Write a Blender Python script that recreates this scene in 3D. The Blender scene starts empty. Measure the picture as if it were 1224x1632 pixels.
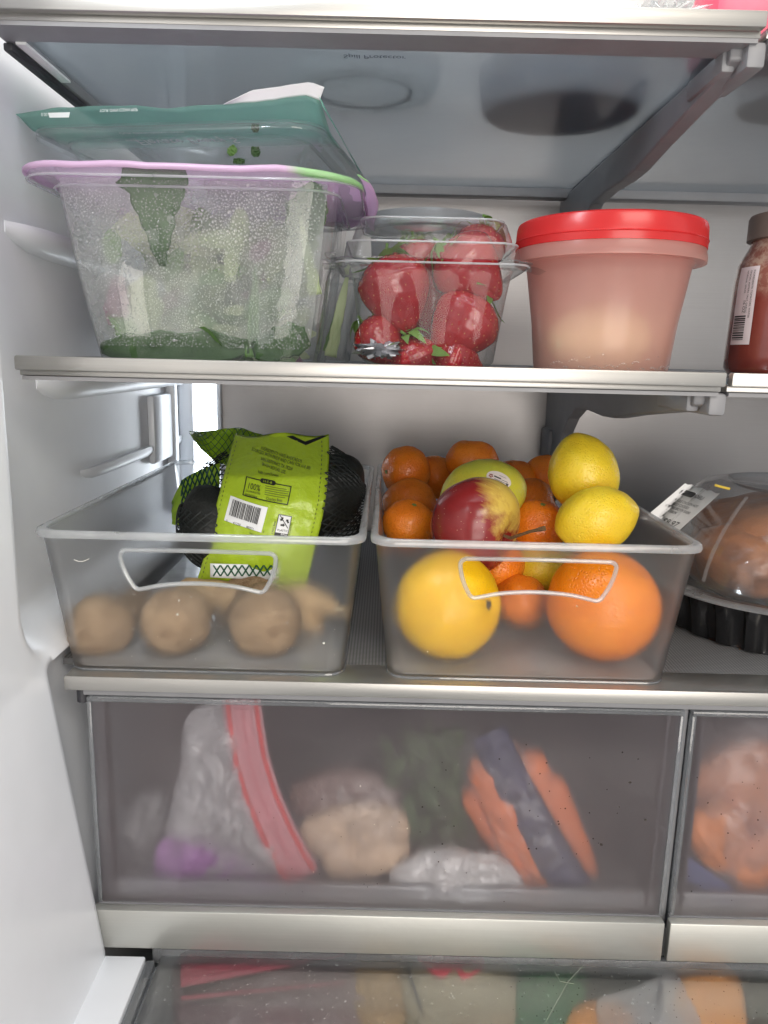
import bpy, bmesh, math, random
import numpy as np
from mathutils import Vector, Matrix, Quaternion, noise
random.seed(7); np.random.seed(7)
C = bpy.context.scene
COL = C.collection
pi = math.pi

# ------------------------------------------------------------------ camera
cam_d = bpy.data.cameras.new("camera"); cam = bpy.data.objects.new("camera", cam_d); COL.objects.link(cam)
F_PX = 1200.0
PITCH = math.atan(246 / 1200); ROLL = math.radians(1.4)
cam_d.sensor_fit = 'VERTICAL'; cam_d.sensor_height = 24.0
cam_d.lens = 24.0 * F_PX / 1632
cam_d.clip_start = 0.01; cam_d.clip_end = 50
_cp, _sp, _cr, _sr = math.cos(PITCH), math.sin(PITCH), math.cos(ROLL), math.sin(ROLL)
_f = Vector((0, _cp, -_sp)); _r0 = Vector((1, 0, 0)); _u0 = Vector((0, _sp, _cp))
_r = _r0 * _cr + _u0 * _sr; _u = _u0 * _cr - _r0 * _sr
M3 = Matrix((_r, _u, -_f)).transposed()
cam.matrix_world = M3.to_4x4()
C.camera = cam

# ------------------------------------------------------------------ world and lamps
w = bpy.data.worlds.new("World"); C.world = w; w.use_nodes = True
bg = w.node_tree.nodes["Background"]
bg.inputs[0].default_value = (0.93, 0.96, 1.0, 1); bg.inputs[1].default_value = 0.36

def area(name, loc, target, sx, sy, power, col):
    l = bpy.data.lights.new(name, 'AREA'); l.shape = 'RECTANGLE'; l.size = sx; l.size_y = sy
    l.energy = power; l.color = col
    o = bpy.data.objects.new(name, l); COL.objects.link(o); o.location = loc
    o.rotation_euler = (Vector(target) - Vector(loc)).to_track_quat('-Z', 'Y').to_euler()
    return o
area("ceiling_led_lamp", (0.12, 0.42, 0.56), (0.08, 0.56, -0.1), 0.50, 0.22, 2.8, (1.0, 0.98, 0.95))
area("side_led_lamp", (-0.205, 0.30, 0.33), (0.15, 0.62, 0.0), 0.03, 0.35, 1.2, (0.84, 0.92, 1.0))
area("kitchen_lamp", (0.55, -1.0, 1.0), (0.05, 0.5, -0.2), 1.0, 0.6, 11.0, (1.0, 0.92, 0.82))
area("kitchen_window", (0.30, -1.15, -0.08), (0.10, 0.6, -0.02), 1.1, 1.1, 15.5, (1.0, 0.93, 0.86))
C.view_settings.view_transform = 'Standard'; C.view_settings.look = 'None'
C.view_settings.exposure = 0.33; C.view_settings.gamma = 1.0
cy = C.cycles
cy.use_denoising = True; cy.max_bounces = 16; cy.transmission_bounces = 14; cy.transparent_max_bounces = 40
cy.diffuse_bounces = 4; cy.glossy_bounces = 5; cy.caustics_refractive = True; cy.caustics_reflective = False
cy.sample_clamp_indirect = 4.0; cy.blur_glossy = 0.6

# ------------------------------------------------------------------ node helpers
class NT:
    def __init__(s, name):
        s.m = bpy.data.materials.new(name); s.m.use_nodes = True
        s.t = s.m.node_tree; s.t.nodes.clear()
        s.out = s.t.nodes.new('ShaderNodeOutputMaterial')
        s.tc = s.t.nodes.new('ShaderNodeTexCoord')
    def n(s, kind, **kw):
        nd = s.t.nodes.new('ShaderNode' + kind)
        for k, v in kw.items():
            if k.startswith('i_'):
                key = k[2:]; key = int(key) if key.isdigit() else key.replace('_', ' ')
                s.set(nd.inputs[key], v)
            else: setattr(nd, k, v)
        return nd
    def set(s, inp, v):
        if isinstance(v, bpy.types.NodeSocket): s.t.links.new(v, inp)
        elif isinstance(v, bpy.types.Node): s.t.links.new(v.outputs[0], inp)
        else:
            if isinstance(v, (tuple, list)) and len(v) == 3 and inp.type == 'RGBA': v = (*v, 1)
            inp.default_value = v
    def coord(s, scale=(1, 1, 1), kind='Object'):
        mp = s.n('Mapping'); s.set(mp.inputs['Vector'], s.tc.outputs[kind]); mp.inputs['Scale'].default_value = scale
        return mp.outputs[0]
    def noise(s, scale, detail=3, rough=.55, vec=None):
        nd = s.n('TexNoise'); s.set(nd.inputs['Vector'], vec or s.tc.outputs['Object'])
        nd.inputs['Scale'].default_value = scale; nd.inputs['Detail'].default_value = detail; nd.inputs['Roughness'].default_value = rough
        return nd.outputs[0]
    def voro(s, scale, vec=None, feature='F1'):
        nd = s.n('TexVoronoi', feature=feature); s.set(nd.inputs['Vector'], vec or s.tc.outputs['Object'])
        nd.inputs['Scale'].default_value = scale
        return nd.outputs['Distance']
    def ramp(s, fac, stops):
        nd = s.n('ValToRGB'); s.set(nd.inputs[0], fac)
        e = nd.color_ramp.elements
        while len(e) < len(stops): e.new(.5)
        for k, (p, c) in enumerate(stops):
            e[k].position = p; e[k].color = (c, c, c, 1) if not isinstance(c, tuple) else (*c, 1)
        return nd.outputs[0]
    def math(s, op, a, b=0.0):
        nd = s.n('Math', operation=op); s.set(nd.inputs[0], a); s.set(nd.inputs[1], b); return nd.outputs[0]
    def mixc(s, fac, a, b):
        nd = s.n('Mix', data_type='RGBA'); s.set(nd.inputs[0], fac); s.set(nd.inputs[6], a); s.set(nd.inputs[7], b); return nd.outputs[2]
    def mixs(s, fac, a, b):
        nd = s.n('MixShader'); s.set(nd.inputs[0], fac); s.set(nd.inputs[1], a); s.set(nd.inputs[2], b); return nd.outputs[0]
    def bump(s, h, strength=.3, dist=.001):
        nd = s.n('Bump'); s.set(nd.inputs['Height'], h); nd.inputs['Strength'].default_value = strength; nd.inputs['Distance'].default_value = dist
        return nd.outputs[0]
    def rim(s, base=.04, gain=.8, power=4.0, normal=None):
        lw = s.n('LayerWeight'); lw.inputs[0].default_value = .5
        if normal is not None: s.set(lw.inputs['Normal'], normal)
        p = s.math('POWER', lw.outputs['Facing'], power)
        return s.math('ADD', s.math('MULTIPLY', p, gain), base)
    def done(s, sh): s.set(s.out.inputs['Surface'], sh); return s.m

def principled(nt, col, rough=.4, metal=0., normal=None, sss=0., ssr=(.01, .005, .003), spec=.5, coat=0., aniso=0.):
    p = nt.n('BsdfPrincipled')
    nt.set(p.inputs['Base Color'], col); nt.set(p.inputs['Roughness'], rough); p.inputs['Metallic'].default_value = metal
    p.inputs['Specular IOR Level'].default_value = spec
    if normal is not None: nt.set(p.inputs['Normal'], normal)
    if sss:
        p.inputs['Subsurface Weight'].default_value = sss; p.inputs['Subsurface Radius'].default_value = ssr; p.inputs['Subsurface Scale'].default_value = 1.0
    if coat: p.inputs['Coat Weight'].default_value = coat; p.inputs['Coat Roughness'].default_value = .15
    if aniso: p.inputs['Anisotropic'].default_value = aniso
    return p.outputs[0]

def m_plain(name, col, rough=.45, metal=0., var=.12, vscale=40, bump=.05, bscale=300, spec=.5, sss=0.):
    nt = NT(name)
    c = nt.mixc(nt.ramp(nt.noise(vscale), [(.3, 0.), (.7, 1.)]), tuple(x * (1 - var) for x in col), tuple(min(1, x * (1 + var)) for x in col))
    return nt.done(principled(nt, c, rough, metal, nt.bump(nt.noise(bscale), bump), sss=sss, spec=spec))

def m_steel(name, col=(.56, .55, .53), rough=.3, scale=(3, 1, 400), bump=.12, metal=1.):
    nt = NT(name); v = nt.coord(scale)
    nz = nt.noise(4, 4, .6, v); big = nt.noise(9, 2)
    c = nt.mixc(nz, tuple(x * .9 for x in col), tuple(min(1, x * 1.08) for x in col))
    r = nt.math('ADD', nt.math('MULTIPLY', big, .14), rough - .07)
    return nt.done(principled(nt, c, r, metal, nt.bump(nz, bump, .0004)))

def m_clear(name, tint=(.97, .98, .98), haze=.05, rough=.06, hazecol=(.85, .88, .88), gain=.75, base=.05, bump=.15, bscale=60, power=3.5):
    """thin clear plastic: passes light straight, reflects at its edges, a little milk"""
    nt = NT(name); nb = nt.bump(nt.noise(bscale, 2), bump, .002)
    tr = nt.n('BsdfTransparent', i_Color=tint)
    tl = nt.n('BsdfTranslucent', i_Color=hazecol); df = nt.n('BsdfDiffuse', i_Color=hazecol)
    gl = nt.n('BsdfGlossy', i_Roughness=rough); nt.set(gl.inputs['Normal'], nb)
    hz = nt.math('MULTIPLY', nt.ramp(nt.noise(25, 4), [(.25, .5), (.75, 1.)]), haze * 1.4)
    a = nt.mixs(hz, tr, nt.mixs(.5, tl, df))
    return nt.done(nt.mixs(nt.rim(base, gain, power, nb), a, gl))

def m_frost(name, tint=(.93, .94, .95), rough=.5, ior=1.2, clear=.2, haze=.15, hazecol=(.8, .82, .84), gloss=.18, power=3.0, gain=.6, base=.03):
    """frosted plastic: blurs what lies behind it the more the farther it is"""
    nt = NT(name); nb = nt.bump(nt.noise(45, 2), .06, .002)
    rf = nt.n('BsdfRefraction', i_Color=tint, i_Roughness=rough, i_IOR=ior)
    tr = nt.n('BsdfTransparent', i_Color=tint)
    tl = nt.n('BsdfTranslucent', i_Color=hazecol); df = nt.n('BsdfDiffuse', i_Color=hazecol)
    gl = nt.n('BsdfGlossy', i_Roughness=gloss); nt.set(gl.inputs['Normal'], nb)
    a = nt.mixs(clear, rf, tr)
    hz = nt.math('MULTIPLY', nt.ramp(nt.noise(18, 5, .6), [(.25, .6), (.75, 1.)]), haze * 1.25)
    a = nt.mixs(hz, a, nt.mixs(.5, tl, df))
    return nt.done(nt.mixs(nt.rim(base, gain, power, nb), a, gl))

def m_film(name, col, trans=.35, clear=.0, rough=.2, bump=.2, bscale=70, gloss=.12, var=.1, gain=.35):
    """printed or milky plastic film, lets some light through"""
    nt = NT(name); nb = nt.bump(nt.noise(bscale, 4), bump, .004)
    c = nt.mixc(nt.noise(30), tuple(x * (1 - var) for x in col), tuple(min(1, x * (1 + var)) for x in col))
    df = nt.n('BsdfDiffuse', i_Color=c); nt.set(df.inputs['Normal'], nb)
    tl = nt.n('BsdfTranslucent', i_Color=c); tr = nt.n('BsdfTransparent')
    gl = nt.n('BsdfGlossy', i_Roughness=rough); nt.set(gl.inputs['Normal'], nb)
    a = nt.mixs(trans, df, tl)
    if clear: a = nt.mixs(clear, a, tr)
    return nt.done(nt.mixs(nt.rim(gloss * .4, gain, 3.0, nb), a, gl))

# ------------------------------------------------------------------ object helpers
def tag(o, label=None, cat=None, group=None, kind=None):
    if label: o['label'] = label
    if cat: o['category'] = cat
    if group: o['group'] = group
    if kind: o['kind'] = kind
    return o
def thing(name, label, cat, loc=(0, 0, 0), group=None):
    o = bpy.data.objects.new(name, None); COL.objects.link(o); o.location = loc; o.empty_display_size = .02
    return tag(o, label, cat, group)
def world_loc(p):
    v = Vector((0, 0, 0))
    while p is not None: v += p.location; p = p.parent
    return v
def mk(name, vf, mat, parent=None, smooth=True, local=False, loc=None, ang=40):
    """link one mesh; vf = (verts, faces) in world space unless local; loc = where its own origin goes"""
    v, f = vf
    v = np.asarray(v, dtype=float).reshape(-1, 3)
    if local: off = np.zeros(3); o_loc = Vector(loc or (0, 0, 0))
    else:
        base = np.array(loc) if loc is not None else (v.min(0) + v.max(0)) / 2
        if loc is None and parent is None: base = base.copy(); base[2] = v[:, 2].min()
        off = base; o_loc = Vector(base) - world_loc(parent)
    me = bpy.data.meshes.new(name)
    me.from_pydata([tuple(p) for p in (v - off)], [], f); me.validate()
    bm = bmesh.new(); bm.from_mesh(me); bmesh.ops.recalc_face_normals(bm, faces=bm.faces); bm.to_mesh(me); bm.free()
    if smooth: me.shade_smooth(); me.set_sharp_from_angle(angle=math.radians(ang))
    if mat: me.materials.append(mat)
    o = bpy.data.objects.new(name, me); COL.objects.link(o); o.location = o_loc
    if parent is not None: o.parent = parent
    return o
def join(*parts):
    V = []; Fs = []; n = 0
    for v, f in parts:
        v = [tuple(p) for p in v]; V += v; Fs += [tuple(i + n for i in q) for q in f]; n += len(v)
    return V, Fs
def box(x0, x1, y0, y1, z0, z1, b=0.0):
    if b <= 0:
        v = [(x, y, z) for z in (z0, z1) for y in (y0, y1) for x in (x0, x1)]
        return v, [(0, 2, 3, 1), (4, 5, 7, 6), (0, 1, 5, 4), (2, 6, 7, 3), (0, 4, 6, 2), (1, 3, 7, 5)]
    bm = bmesh.new(); bmesh.ops.create_cube(bm, size=1)
    bmesh.ops.scale(bm, vec=(x1 - x0, y1 - y0, z1 - z0), verts=bm.verts)
    bmesh.ops.translate(bm, vec=((x0 + x1) / 2, (y0 + y1) / 2, (z0 + z1) / 2), verts=bm.verts)
    bmesh.ops.bevel(bm, geom=list(bm.edges), offset=b, segments=2, affect='EDGES', profile=.5)
    bm.verts.ensure_lookup_table()
    r = ([tuple(v.co) for v in bm.verts], [tuple(v.index for v in f.verts) for f in bm.faces]); bm.free(); return r
def rrect(cx, cy, w, d, r, n=6):
    r = min(r, w / 2 - 1e-4, d / 2 - 1e-4); pts = []
    for (sx, sy, a0) in ((1, 1, 0), (-1, 1, pi / 2), (-1, -1, pi), (1, -1, 3 * pi / 2)):
        for k in range(n + 1):
            a = a0 + k / n * pi / 2
            pts.append((cx + sx * (w / 2 - r) + r * math.cos(a), cy + sy * (d / 2 - r) + r * math.sin(a)))
    return pts
def loft(loops, cap0=True, cap1=True):
    n = len(loops[0]); V = [p for l in loops for p in l]; Fs = []
    for i in range(len(loops) - 1):
        for k in range(n):
            a, b = i * n + k, i * n + (k + 1) % n; Fs.append((a, b, b + n, a + n))
    if cap0: Fs.append(tuple(reversed(range(n))))
    if cap1: Fs.append(tuple(range((len(loops) - 1) * n, len(loops) * n)))
    return V, Fs
def ring(pts2, z): return [(x, y, z) for x, y in pts2]
def lathe(prof, n=48, c=(0, 0, 0), close=False):
    loops = [[(c[0] + r * math.cos(2 * pi * k / n), c[1] + r * math.sin(2 * pi * k / n), c[2] + z) for k in range(n)] for r, z in prof]
    V, Fs = loft(loops, False, False); m = len(prof)
    if close: Fs += [((m - 1) * n + k, (m - 1) * n + (k + 1) % n, (k + 1) % n, k) for k in range(n)]
    else: Fs += [tuple(reversed(range(n))), tuple(range((m - 1) * n, m * n))]
    return V, Fs
def tube(path, r, n=8, closed=False):
    P = [Vector(p) for p in path]; m = len(P); loops = []; up = Vector((0, 0, 1)); prev = None
    for i in range(m):
        a = P[(i - 1) % m] if (closed or i > 0) else P[i]; b = P[(i + 1) % m] if (closed or i < m - 1) else P[i]
        t = (b - a).normalized()
        if prev is None: s = t.cross(up); s = s if s.length > 1e-3 else t.cross(Vector((1, 0, 0)))
        else: s = prev - t * prev.dot(t)
        s.normalize(); prev = s; q = t.cross(s)
        rr = r[i] if isinstance(r, (list, tuple)) else r
        loops.append([tuple(P[i] + s * rr * math.cos(2 * pi * k / n) + q * rr * math.sin(2 * pi * k / n)) for k in range(n)])
    if closed:
        V, Fs = loft(loops, False, False)
        Fs += [((m - 1) * n + k, (m - 1) * n + (k + 1) % n, (k + 1) % n, k) for k in range(n)]
        return V, Fs
    return loft(loops)
def grid(fn, nu, nv):
    V = [fn(i / nu, j / nv) for j in range(nv + 1) for i in range(nu + 1)]
    Fs = [(j * (nu + 1) + i, j * (nu + 1) + i + 1, (j + 1) * (nu + 1) + i + 1, (j + 1) * (nu + 1) + i) for j in range(nv) for i in range(nu)]
    return V, Fs
def thick(o, t=.0006, off=0):
    m = o.modifiers.new('thickness', 'SOLIDIFY'); m.thickness = t; m.offset = off; return o
def fbm(x, y, z=0., oct=3):
    s = 0.; a = 1.
    for _ in range(oct):
        s += a * noise.noise((x, y, z)); a *= .5; x *= 2.1; y *= 2.1; z *= 2.1
    return s
def ball(fn, nu=40, nv=26):
    """sphere grid; fn(direction) -> point"""
    V = [tuple(fn(Vector((0, 0, 1))))]; Fs = []
    for j in range(1, nv):
        th = pi * j / nv
        for i in range(nu):
            ph = 2 * pi * i / nu
            V.append(tuple(fn(Vector((math.sin(th) * math.cos(ph), math.sin(th) * math.sin(ph), math.cos(th))))))
    V.append(tuple(fn(Vector((0, 0, -1)))))
    for i in range(nu): Fs.append((0, 1 + i, 1 + (i + 1) % nu))
    for j in range(nv - 2):
        for i in range(nu):
            a = 1 + j * nu + i; b = 1 + j * nu + (i + 1) % nu; Fs.append((a, a + nu, b + nu, b))
    L = len(V) - 1; s = 1 + (nv - 2) * nu
    for i in range(nu): Fs.append((s + i, L, s + (i + 1) % nu))
    return V, Fs
def blob(c, rx, ry, rz, amp=.15, sc=1.6, seed=0., nu=36, nv=24, rot=None):
    c = Vector(c)
    def fn(d):
        k = 1 + amp * fbm(d.x * sc + seed, d.y * sc - seed, d.z * sc + 2 * seed)
        p = Vector((d.x * rx, d.y * ry, d.z * rz)) * k
        if rot is not None: p = rot @ p
        return c + p
    return ball(fn, nu, nv)
def axis_rot(ax, spin=0.):
    return Vector((0, 0, 1)).rotation_difference(Vector(ax).normalized()) @ Quaternion((0, 0, 1), spin)
def at(px, py, Y):
    """the spot in the fridge measured from the photograph, Y metres from the lens"""
    a = float(px - 612) / F_PX; b = float(816 - py) / F_PX; d = _f + a * _r + b * _u
    return d * float(Y / d.y)
_tx = {}
def text2d(s, size=1.0, align='LEFT'):
    key = (s, align)
    if key not in _tx:
        cu = bpy.data.curves.new('lettering', 'FONT'); cu.body = s; cu.size = 1.0; cu.align_x = align; cu.resolution_u = 3
        o = bpy.data.objects.new('lettering', cu); me = bpy.data.meshes.new_from_object(o)
        _tx[key] = ([tuple(v.co) for v in me.vertices], [tuple(p.vertices) for p in me.polygons])
        bpy.data.objects.remove(o); bpy.data.meshes.remove(me); bpy.data.curves.remove(cu)
    v, f = _tx[key]
    return [(x * size, y * size, 0) for x, y, z in v], f
def rect2d(x0, x1, y0, y1, nx=1, ny=1):
    v, f = grid(lambda u, t: (x0 + (x1 - x0) * u, y0 + (y1 - y0) * t, 0), nx, ny); return v, f
def shift2d(vf, dx, dy, a=0., sx=1.):
    c, s = math.cos(a), math.sin(a); v, f = vf
    return [(dx + (x * sx) * c - y * s, dy + (x * sx) * s + y * c, 0) for x, y, z in v], f
def map2d(vf, fn):
    v, f = vf; return [tuple(fn(x, y)) for x, y, z in v], f
def ngon2d(cx, cy, rx, ry, n=32):
    return [(cx + rx * math.cos(2 * pi * k / n), cy + ry * math.sin(2 * pi * k / n), 0) for k in range(n)], [tuple(range(n))]

# ------------------------------------------------------------------ materials
M = {}
M['liner'] = m_plain('white_liner_plastic', (.79, .81, .84), .32, var=.05, vscale=9, bump=.04, bscale=500)
def _backwall():
    nt = NT('brushed_back_wall'); v = nt.coord((2, 1, 260))
    nz = nt.noise(5, 4, .6, v)
    c = nt.mixc(nz, (.35, .335, .33), (.405, .39, .385))
    return nt.done(principled(nt, c, nt.math('ADD', nt.math('MULTIPLY', nt.noise(7), .15), .26), .55, nt.bump(nz, .16, .0005)))
M['back'] = _backwall()
M['trim'] = m_steel('brushed_trim', (.50, .485, .455), .36, (2, 1, 500), .1, .9)
M['handle'] = m_steel('brushed_handle', (.52, .52, .485), .42, (1.5, 1, 300), .08, .75)
M['grey'] = m_plain('grey_shelf_plastic', (.25, .25, .26), .42, var=.06, bump=.08, bscale=700)
M['dark'] = m_plain('dark_gasket', (.03, .03, .035), .5)
M['glass'] = m_frost('spill_glass', (.70, .745, .78), .50, 1.2, .32, .20, (.34, .37, .40), .12, 2.6, .6, .05)
M['led'] = None
def _led():
    nt = NT('led_strip_light'); e = nt.n('Emission'); e.inputs[0].default_value = (.86, .93, 1, 1); e.inputs[1].default_value = 8.0
    return nt.done(e.outputs[0])
M['led'] = _led()
def _mat():
    nt = NT('dotted_shelf_print'); v = nt.coord((1, 1, 1))
    d = nt.n('TexVoronoi', feature='F1'); nt.set(d.inputs['Vector'], v); d.inputs['Scale'].default_value = 420; d.inputs['Randomness'].default_value = 0.0
    k = nt.ramp(d.outputs['Distance'], [(.30, 1.), (.42, 0.)])
    return nt.done(principled(nt, nt.mixc(k, (.12, .12, .122), (.30, .30, .305)), .35))
M['dots'] = _mat()
M['bin'] = m_frost('frosted_bin_plastic', (.985, .986, .988), .28, 1.12, .54, .042, (.88, .885, .89), .2, 3.0, .5, .012)
M['binfloor'] = m_clear('lit_milky_bin_floor', (.95, .95, .95), haze=.42, rough=.2, hazecol=(.80, .80, .80), gain=.4, base=.05)  # milkier than the walls: the floor's reflected light is put into its colour
M['bin_rim'] = m_clear('clear_bin_edge', (.93, .95, .96), haze=.34, rough=.14, hazecol=(.88, .89, .90), gain=.5, base=.08, bump=.02)
M['drawer'] = m_frost('foggy_drawer_plastic', (.93, .93, .94), .28, 1.13, .37, .085, (.74, .62, .64), .14, 2.6, .45, .035)
M['drawer_edge'] = m_clear('drawer_edge_plastic', (.80, .82, .84), haze=.28, rough=.08, hazecol=(.6, .62, .64), gain=.7, base=.08)
M['tub'] = m_clear('clear_tub', (.96, .975, .97), haze=.07, rough=.05, gain=.8, base=.05, bump=.3, bscale=35)
M['clam'] = m_clear('clear_clamshell', (.965, .975, .975), haze=.035, rough=.09, gain=.75, base=.022, bump=.2, bscale=50, power=2.6)
M['ink'] = m_plain('black_print', (.012, .012, .012), .5, bump=0)
M['white_print'] = m_plain('white_print', (.85, .86, .86), .5, bump=0, var=.03)
M['paper'] = m_plain('white_paper_label', (.84, .84, .83), .5, var=.03, bump=.03)

# ------------------------------------------------------------------ setting
Z1, Z2, Z3 = .1958, -.0040, -.2137
YF, YB = .47, .93
def sstep(a, b, x):
    t = max(0., min(1., (x - a) / (b - a))); return t * t * (3 - 2 * t)
def wall_x(Y, z):
    lean = -.2195 if z > -.205 else -.2195 + .028 * min(1, (-.205 - z) / .215)
    flare = -.10 * max(0, .36 - Y) ** 1.2
    # upper recess: bounded in front at Y=.440 and below at z=-.199, rounded corner
    r = .045; y0 = .436; z0 = -.203
    dy, dz = Y - y0, z - z0
    if dy < r and dz < r: sd = r - math.hypot(r - dy, r - dz)
    else: sd = min(dy, dz)
    up = .034 * sstep(-.002, .028, sd)
    lo = .012 * sstep(.462, .480, Y) if z < z0 - .004 else 0.
    return lean - flare * 0 - up - lo + flare
ys = [.10 + .02 * k for k in range(16)] + [.415 + .004 * k for k in range(26)] + [.53 + .04 * k for k in range(11)]
zs = [-.60 + .03 * k for k in range(12)] + [-.24 + .004 * k for k in range(26)] + [-.13 + .05 * k for k in range(15)]
V = [(wall_x(y, z), y, z) for z in zs for y in ys]; n = len(ys)
Fs = [(j * n + i, j * n + i + 1, (j + 1) * n + i + 1, (j + 1) * n + i) for j in range(len(zs) - 1) for i in range(n - 1)]
wall = tag(mk('side_wall', (V, Fs), M['liner'], ang=80), kind='structure')
def rail_vf(z, y0, y1, h, d, x=-.2535):
    secs = []
    for k, (t, s) in enumerate([(0, .05), (.03, .5), (.08, .85), (.16, 1), (.5, 1), (1, 1)]):
        y = y0 + (y1 - y0) * t; hh = h * (.4 + .6 * s); dd = d * s
        secs.append([(x - .006, y, z), (x + dd * .9, y, z), (x + dd, y, z - .002), (x + dd, y, z - hh * .55), (x + dd * .6, y, z - hh), (x - .006, y, z - hh - .003)])
    return loft(secs)
for (z, y0, h, d) in ((.082, .52, .016, .015), (-.021, .55, .016, .016), (-.098, .62, .010, .006)):
    mk('shelf_rail', rail_vf(z, y0, .915, h, d), M['liner'], wall, ang=50)
mk('rear_channel', join(box(-.2535, -.243, .868, .885, -.19, .17, .003), box(-.2535, -.2455, .80, .868, -.118, -.045, .003)), M['liner'], wall)
back = tag(mk('back_wall', box(-.26, .70, YB, YB + .02, -.62, .60), M['back'], smooth=False), kind='structure')
mk('light_strip_frame', join(box(-.252, -.2335, .915, .9295, -.205, .56, .003), box(-.2075, -.2015, .922, .9295, -.205, .56, .002)), M['liner'], back)
mk('light_strip', box(-.2335, -.2075, .922, .9292, -.205, .015), M['led'], back, smooth=False)
mk('light_strip', box(.615, .641, .922, .9292, -.205, .56), M['led'], back, smooth=False)  # unseen strip mirroring the visible one, added to brighten the back of the interior
tag(mk('opposite_side_wall', box(.66, .68, .12, YB, -.62, .60), M['liner'], smooth=False), kind='structure')
tag(mk('ceiling', box(-.30, .68, .42, YB, .58, .60), M['liner'], smooth=False), kind='structure')
tag(mk('floor', box(-.24, .68, .20, YB, -.62, -.60), M['liner'], smooth=False), kind='structure')

# ------------------------------------------------------------------ shelves
def bracket_vf(z, x0=.1955, x1=.2085):
    pr = [(.485, 0), (.929, 0), (.929, -.098), (.862, -.098), (.856, -.086), (.840, -.062), (.815, -.043), (.785, -.031), (.74, -.029), (.69, -.031), (.655, -.030), (.60, -.023), (.50, -.013), (.485, -.008)]
    n = len(pr)
    ins = .0018
    V = [(x0, y, z + q) for y, q in pr] + [(x1, y, z + q) for y, q in pr]
    Fs = [tuple(range(n)), tuple(reversed(range(n, 2 * n)))] + [(i, (i + 1) % n, n + (i + 1) % n, n + i) for i in range(n)]
    return V, Fs
def cantilever(t, zt):
    zb = zt - .0125
    b = mk('bracket', bracket_vf(zb), M['grey'], t, smooth=False)
    bv = b.modifiers.new('edge', 'BEVEL'); bv.width = .0015; bv.segments = 2
    mk('bracket_clip', join(box(.193, .2015, .49, .545, zb - .013, zb - .0005, .002), box(.2025, .2135, .478, .53, zb - .0145, zb - .0005, .002)), M['grey'], b)
    mk('bracket_lip', box(.2086, .2118, .50, .90, zb - .012, zb - .0005, .001), M['grey'], b)
    mk('screw', lathe([(.0001, 0), (.003, 0), (.0035, .001), (.0035, .002)], 12, (.2005, .525, zb - .0142)), M['dark'], b)
    mk('wall_hook', box(.191, .213, .885, .9285, zb - .103, zb - .062, .003), M['grey'], b)
def shelf_half(x0, x1, zt, label, with_bracket):
    t = thing('glass_shelf', label, 'shelf', ((x0 + x1) / 2, .70, zt - .012))
    zg = zt - .0035
    mk('glass_pane', box(x0 + .004, x1 - .003, .483, .905, zg - .004, zg), M['glass'], t, smooth=False)
    bar = join(box(x0, x1, YF, .4765, zt - .0088, zt, .0012), box(x0, x1, .4766, .497, zt - .0122, zt - .0078, .0008))
    mk('front_trim', bar, M['trim'], t)
    mk('trim_backing', box(x0 + .0015, x1 - .0015, .4762, .4995, zt - .0148, zt - .0124), M['grey'], t, smooth=False)
    mk('rear_trim', box(x0 + .002, x1 - .002, .892, .912, zt - .017, zt - .001, .002), M['grey'], t)
    mk('side_trim', box(x0, x0 + .0075, .4995, .892, zt - .0145, zt - .0005, .0015), M['grey'], t)
    mk('side_trim', box(x1 - .0075, x1, .4995, .892, zt - .0145, zt - .0005, .0015), M['grey'], t)
    if with_bracket: cantilever(t, zt)
    return t
s1 = shelf_half(-.2365, .2085, Z1, 'high glass shelf printed Spill Protector, above the salad tubs and strawberries', True)
shelf_half(.2115, .655, Z1, 'narrow visible corner of high glass shelf right of the diagonal bracket', False)
s2 = shelf_half(-.2295, .2085, Z2, 'glass shelf carrying the salad tubs, strawberries and red lidded tub', True)
shelf_half(.2118, .655, Z2, 'glass shelf section under the sauce jar at the right edge', False)
spill = map2d(text2d('Spill Protector', .0068, 'CENTER'), lambda x, y: (-.0131 + x * 1.0, .5268 + y * 1.25, Z1 - .0079))
mk('printed_lettering', spill, m_plain('navy_print', (.03, .04, .07), .5, bump=0), s1, smooth=False)
# side runner at the left wall under the top shelf
mk('wall_gasket', box(-.2365, -.2305, .4995, .90, Z1 - .020, Z1 - .0152, .0012), M['dark'], s1)
mk('bright_runner', box(-.2288, -.2225, .4999, .565, Z1 - .0162, Z1 - .0148), M['paper'], s1, smooth=False)

# crisper cover (third shelf)
t3 = thing('crisper_cover', 'wide steel edged shelf with dotted grey top carrying the two bins', 'shelf', (.2, .70, Z3 - .012))
mk('front_trim', join(box(-.2118, .655, YF, .4735, Z3 - .0102, Z3, .0010), box(-.2118, .655, .4736, .503, Z3 - .006, Z3 - .0006, .0006)), M['trim'], t3)
mk('dotted_top', box(-.226, .655, .5031, .925, Z3 - .006, Z3 - .0012), M['dots'], t3, smooth=False)
mk('under_rail', box(-.205, .655, .4745, .49, Z3 - .0155, Z3 - .0108, .001), M['grey'], t3)
mk('roller', lathe([(.0001, 0), (.004, 0), (.004, .009), (.0001, .009)], 14, (-.2025, .478, Z3 - .021)), M['dark'], t3)

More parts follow.
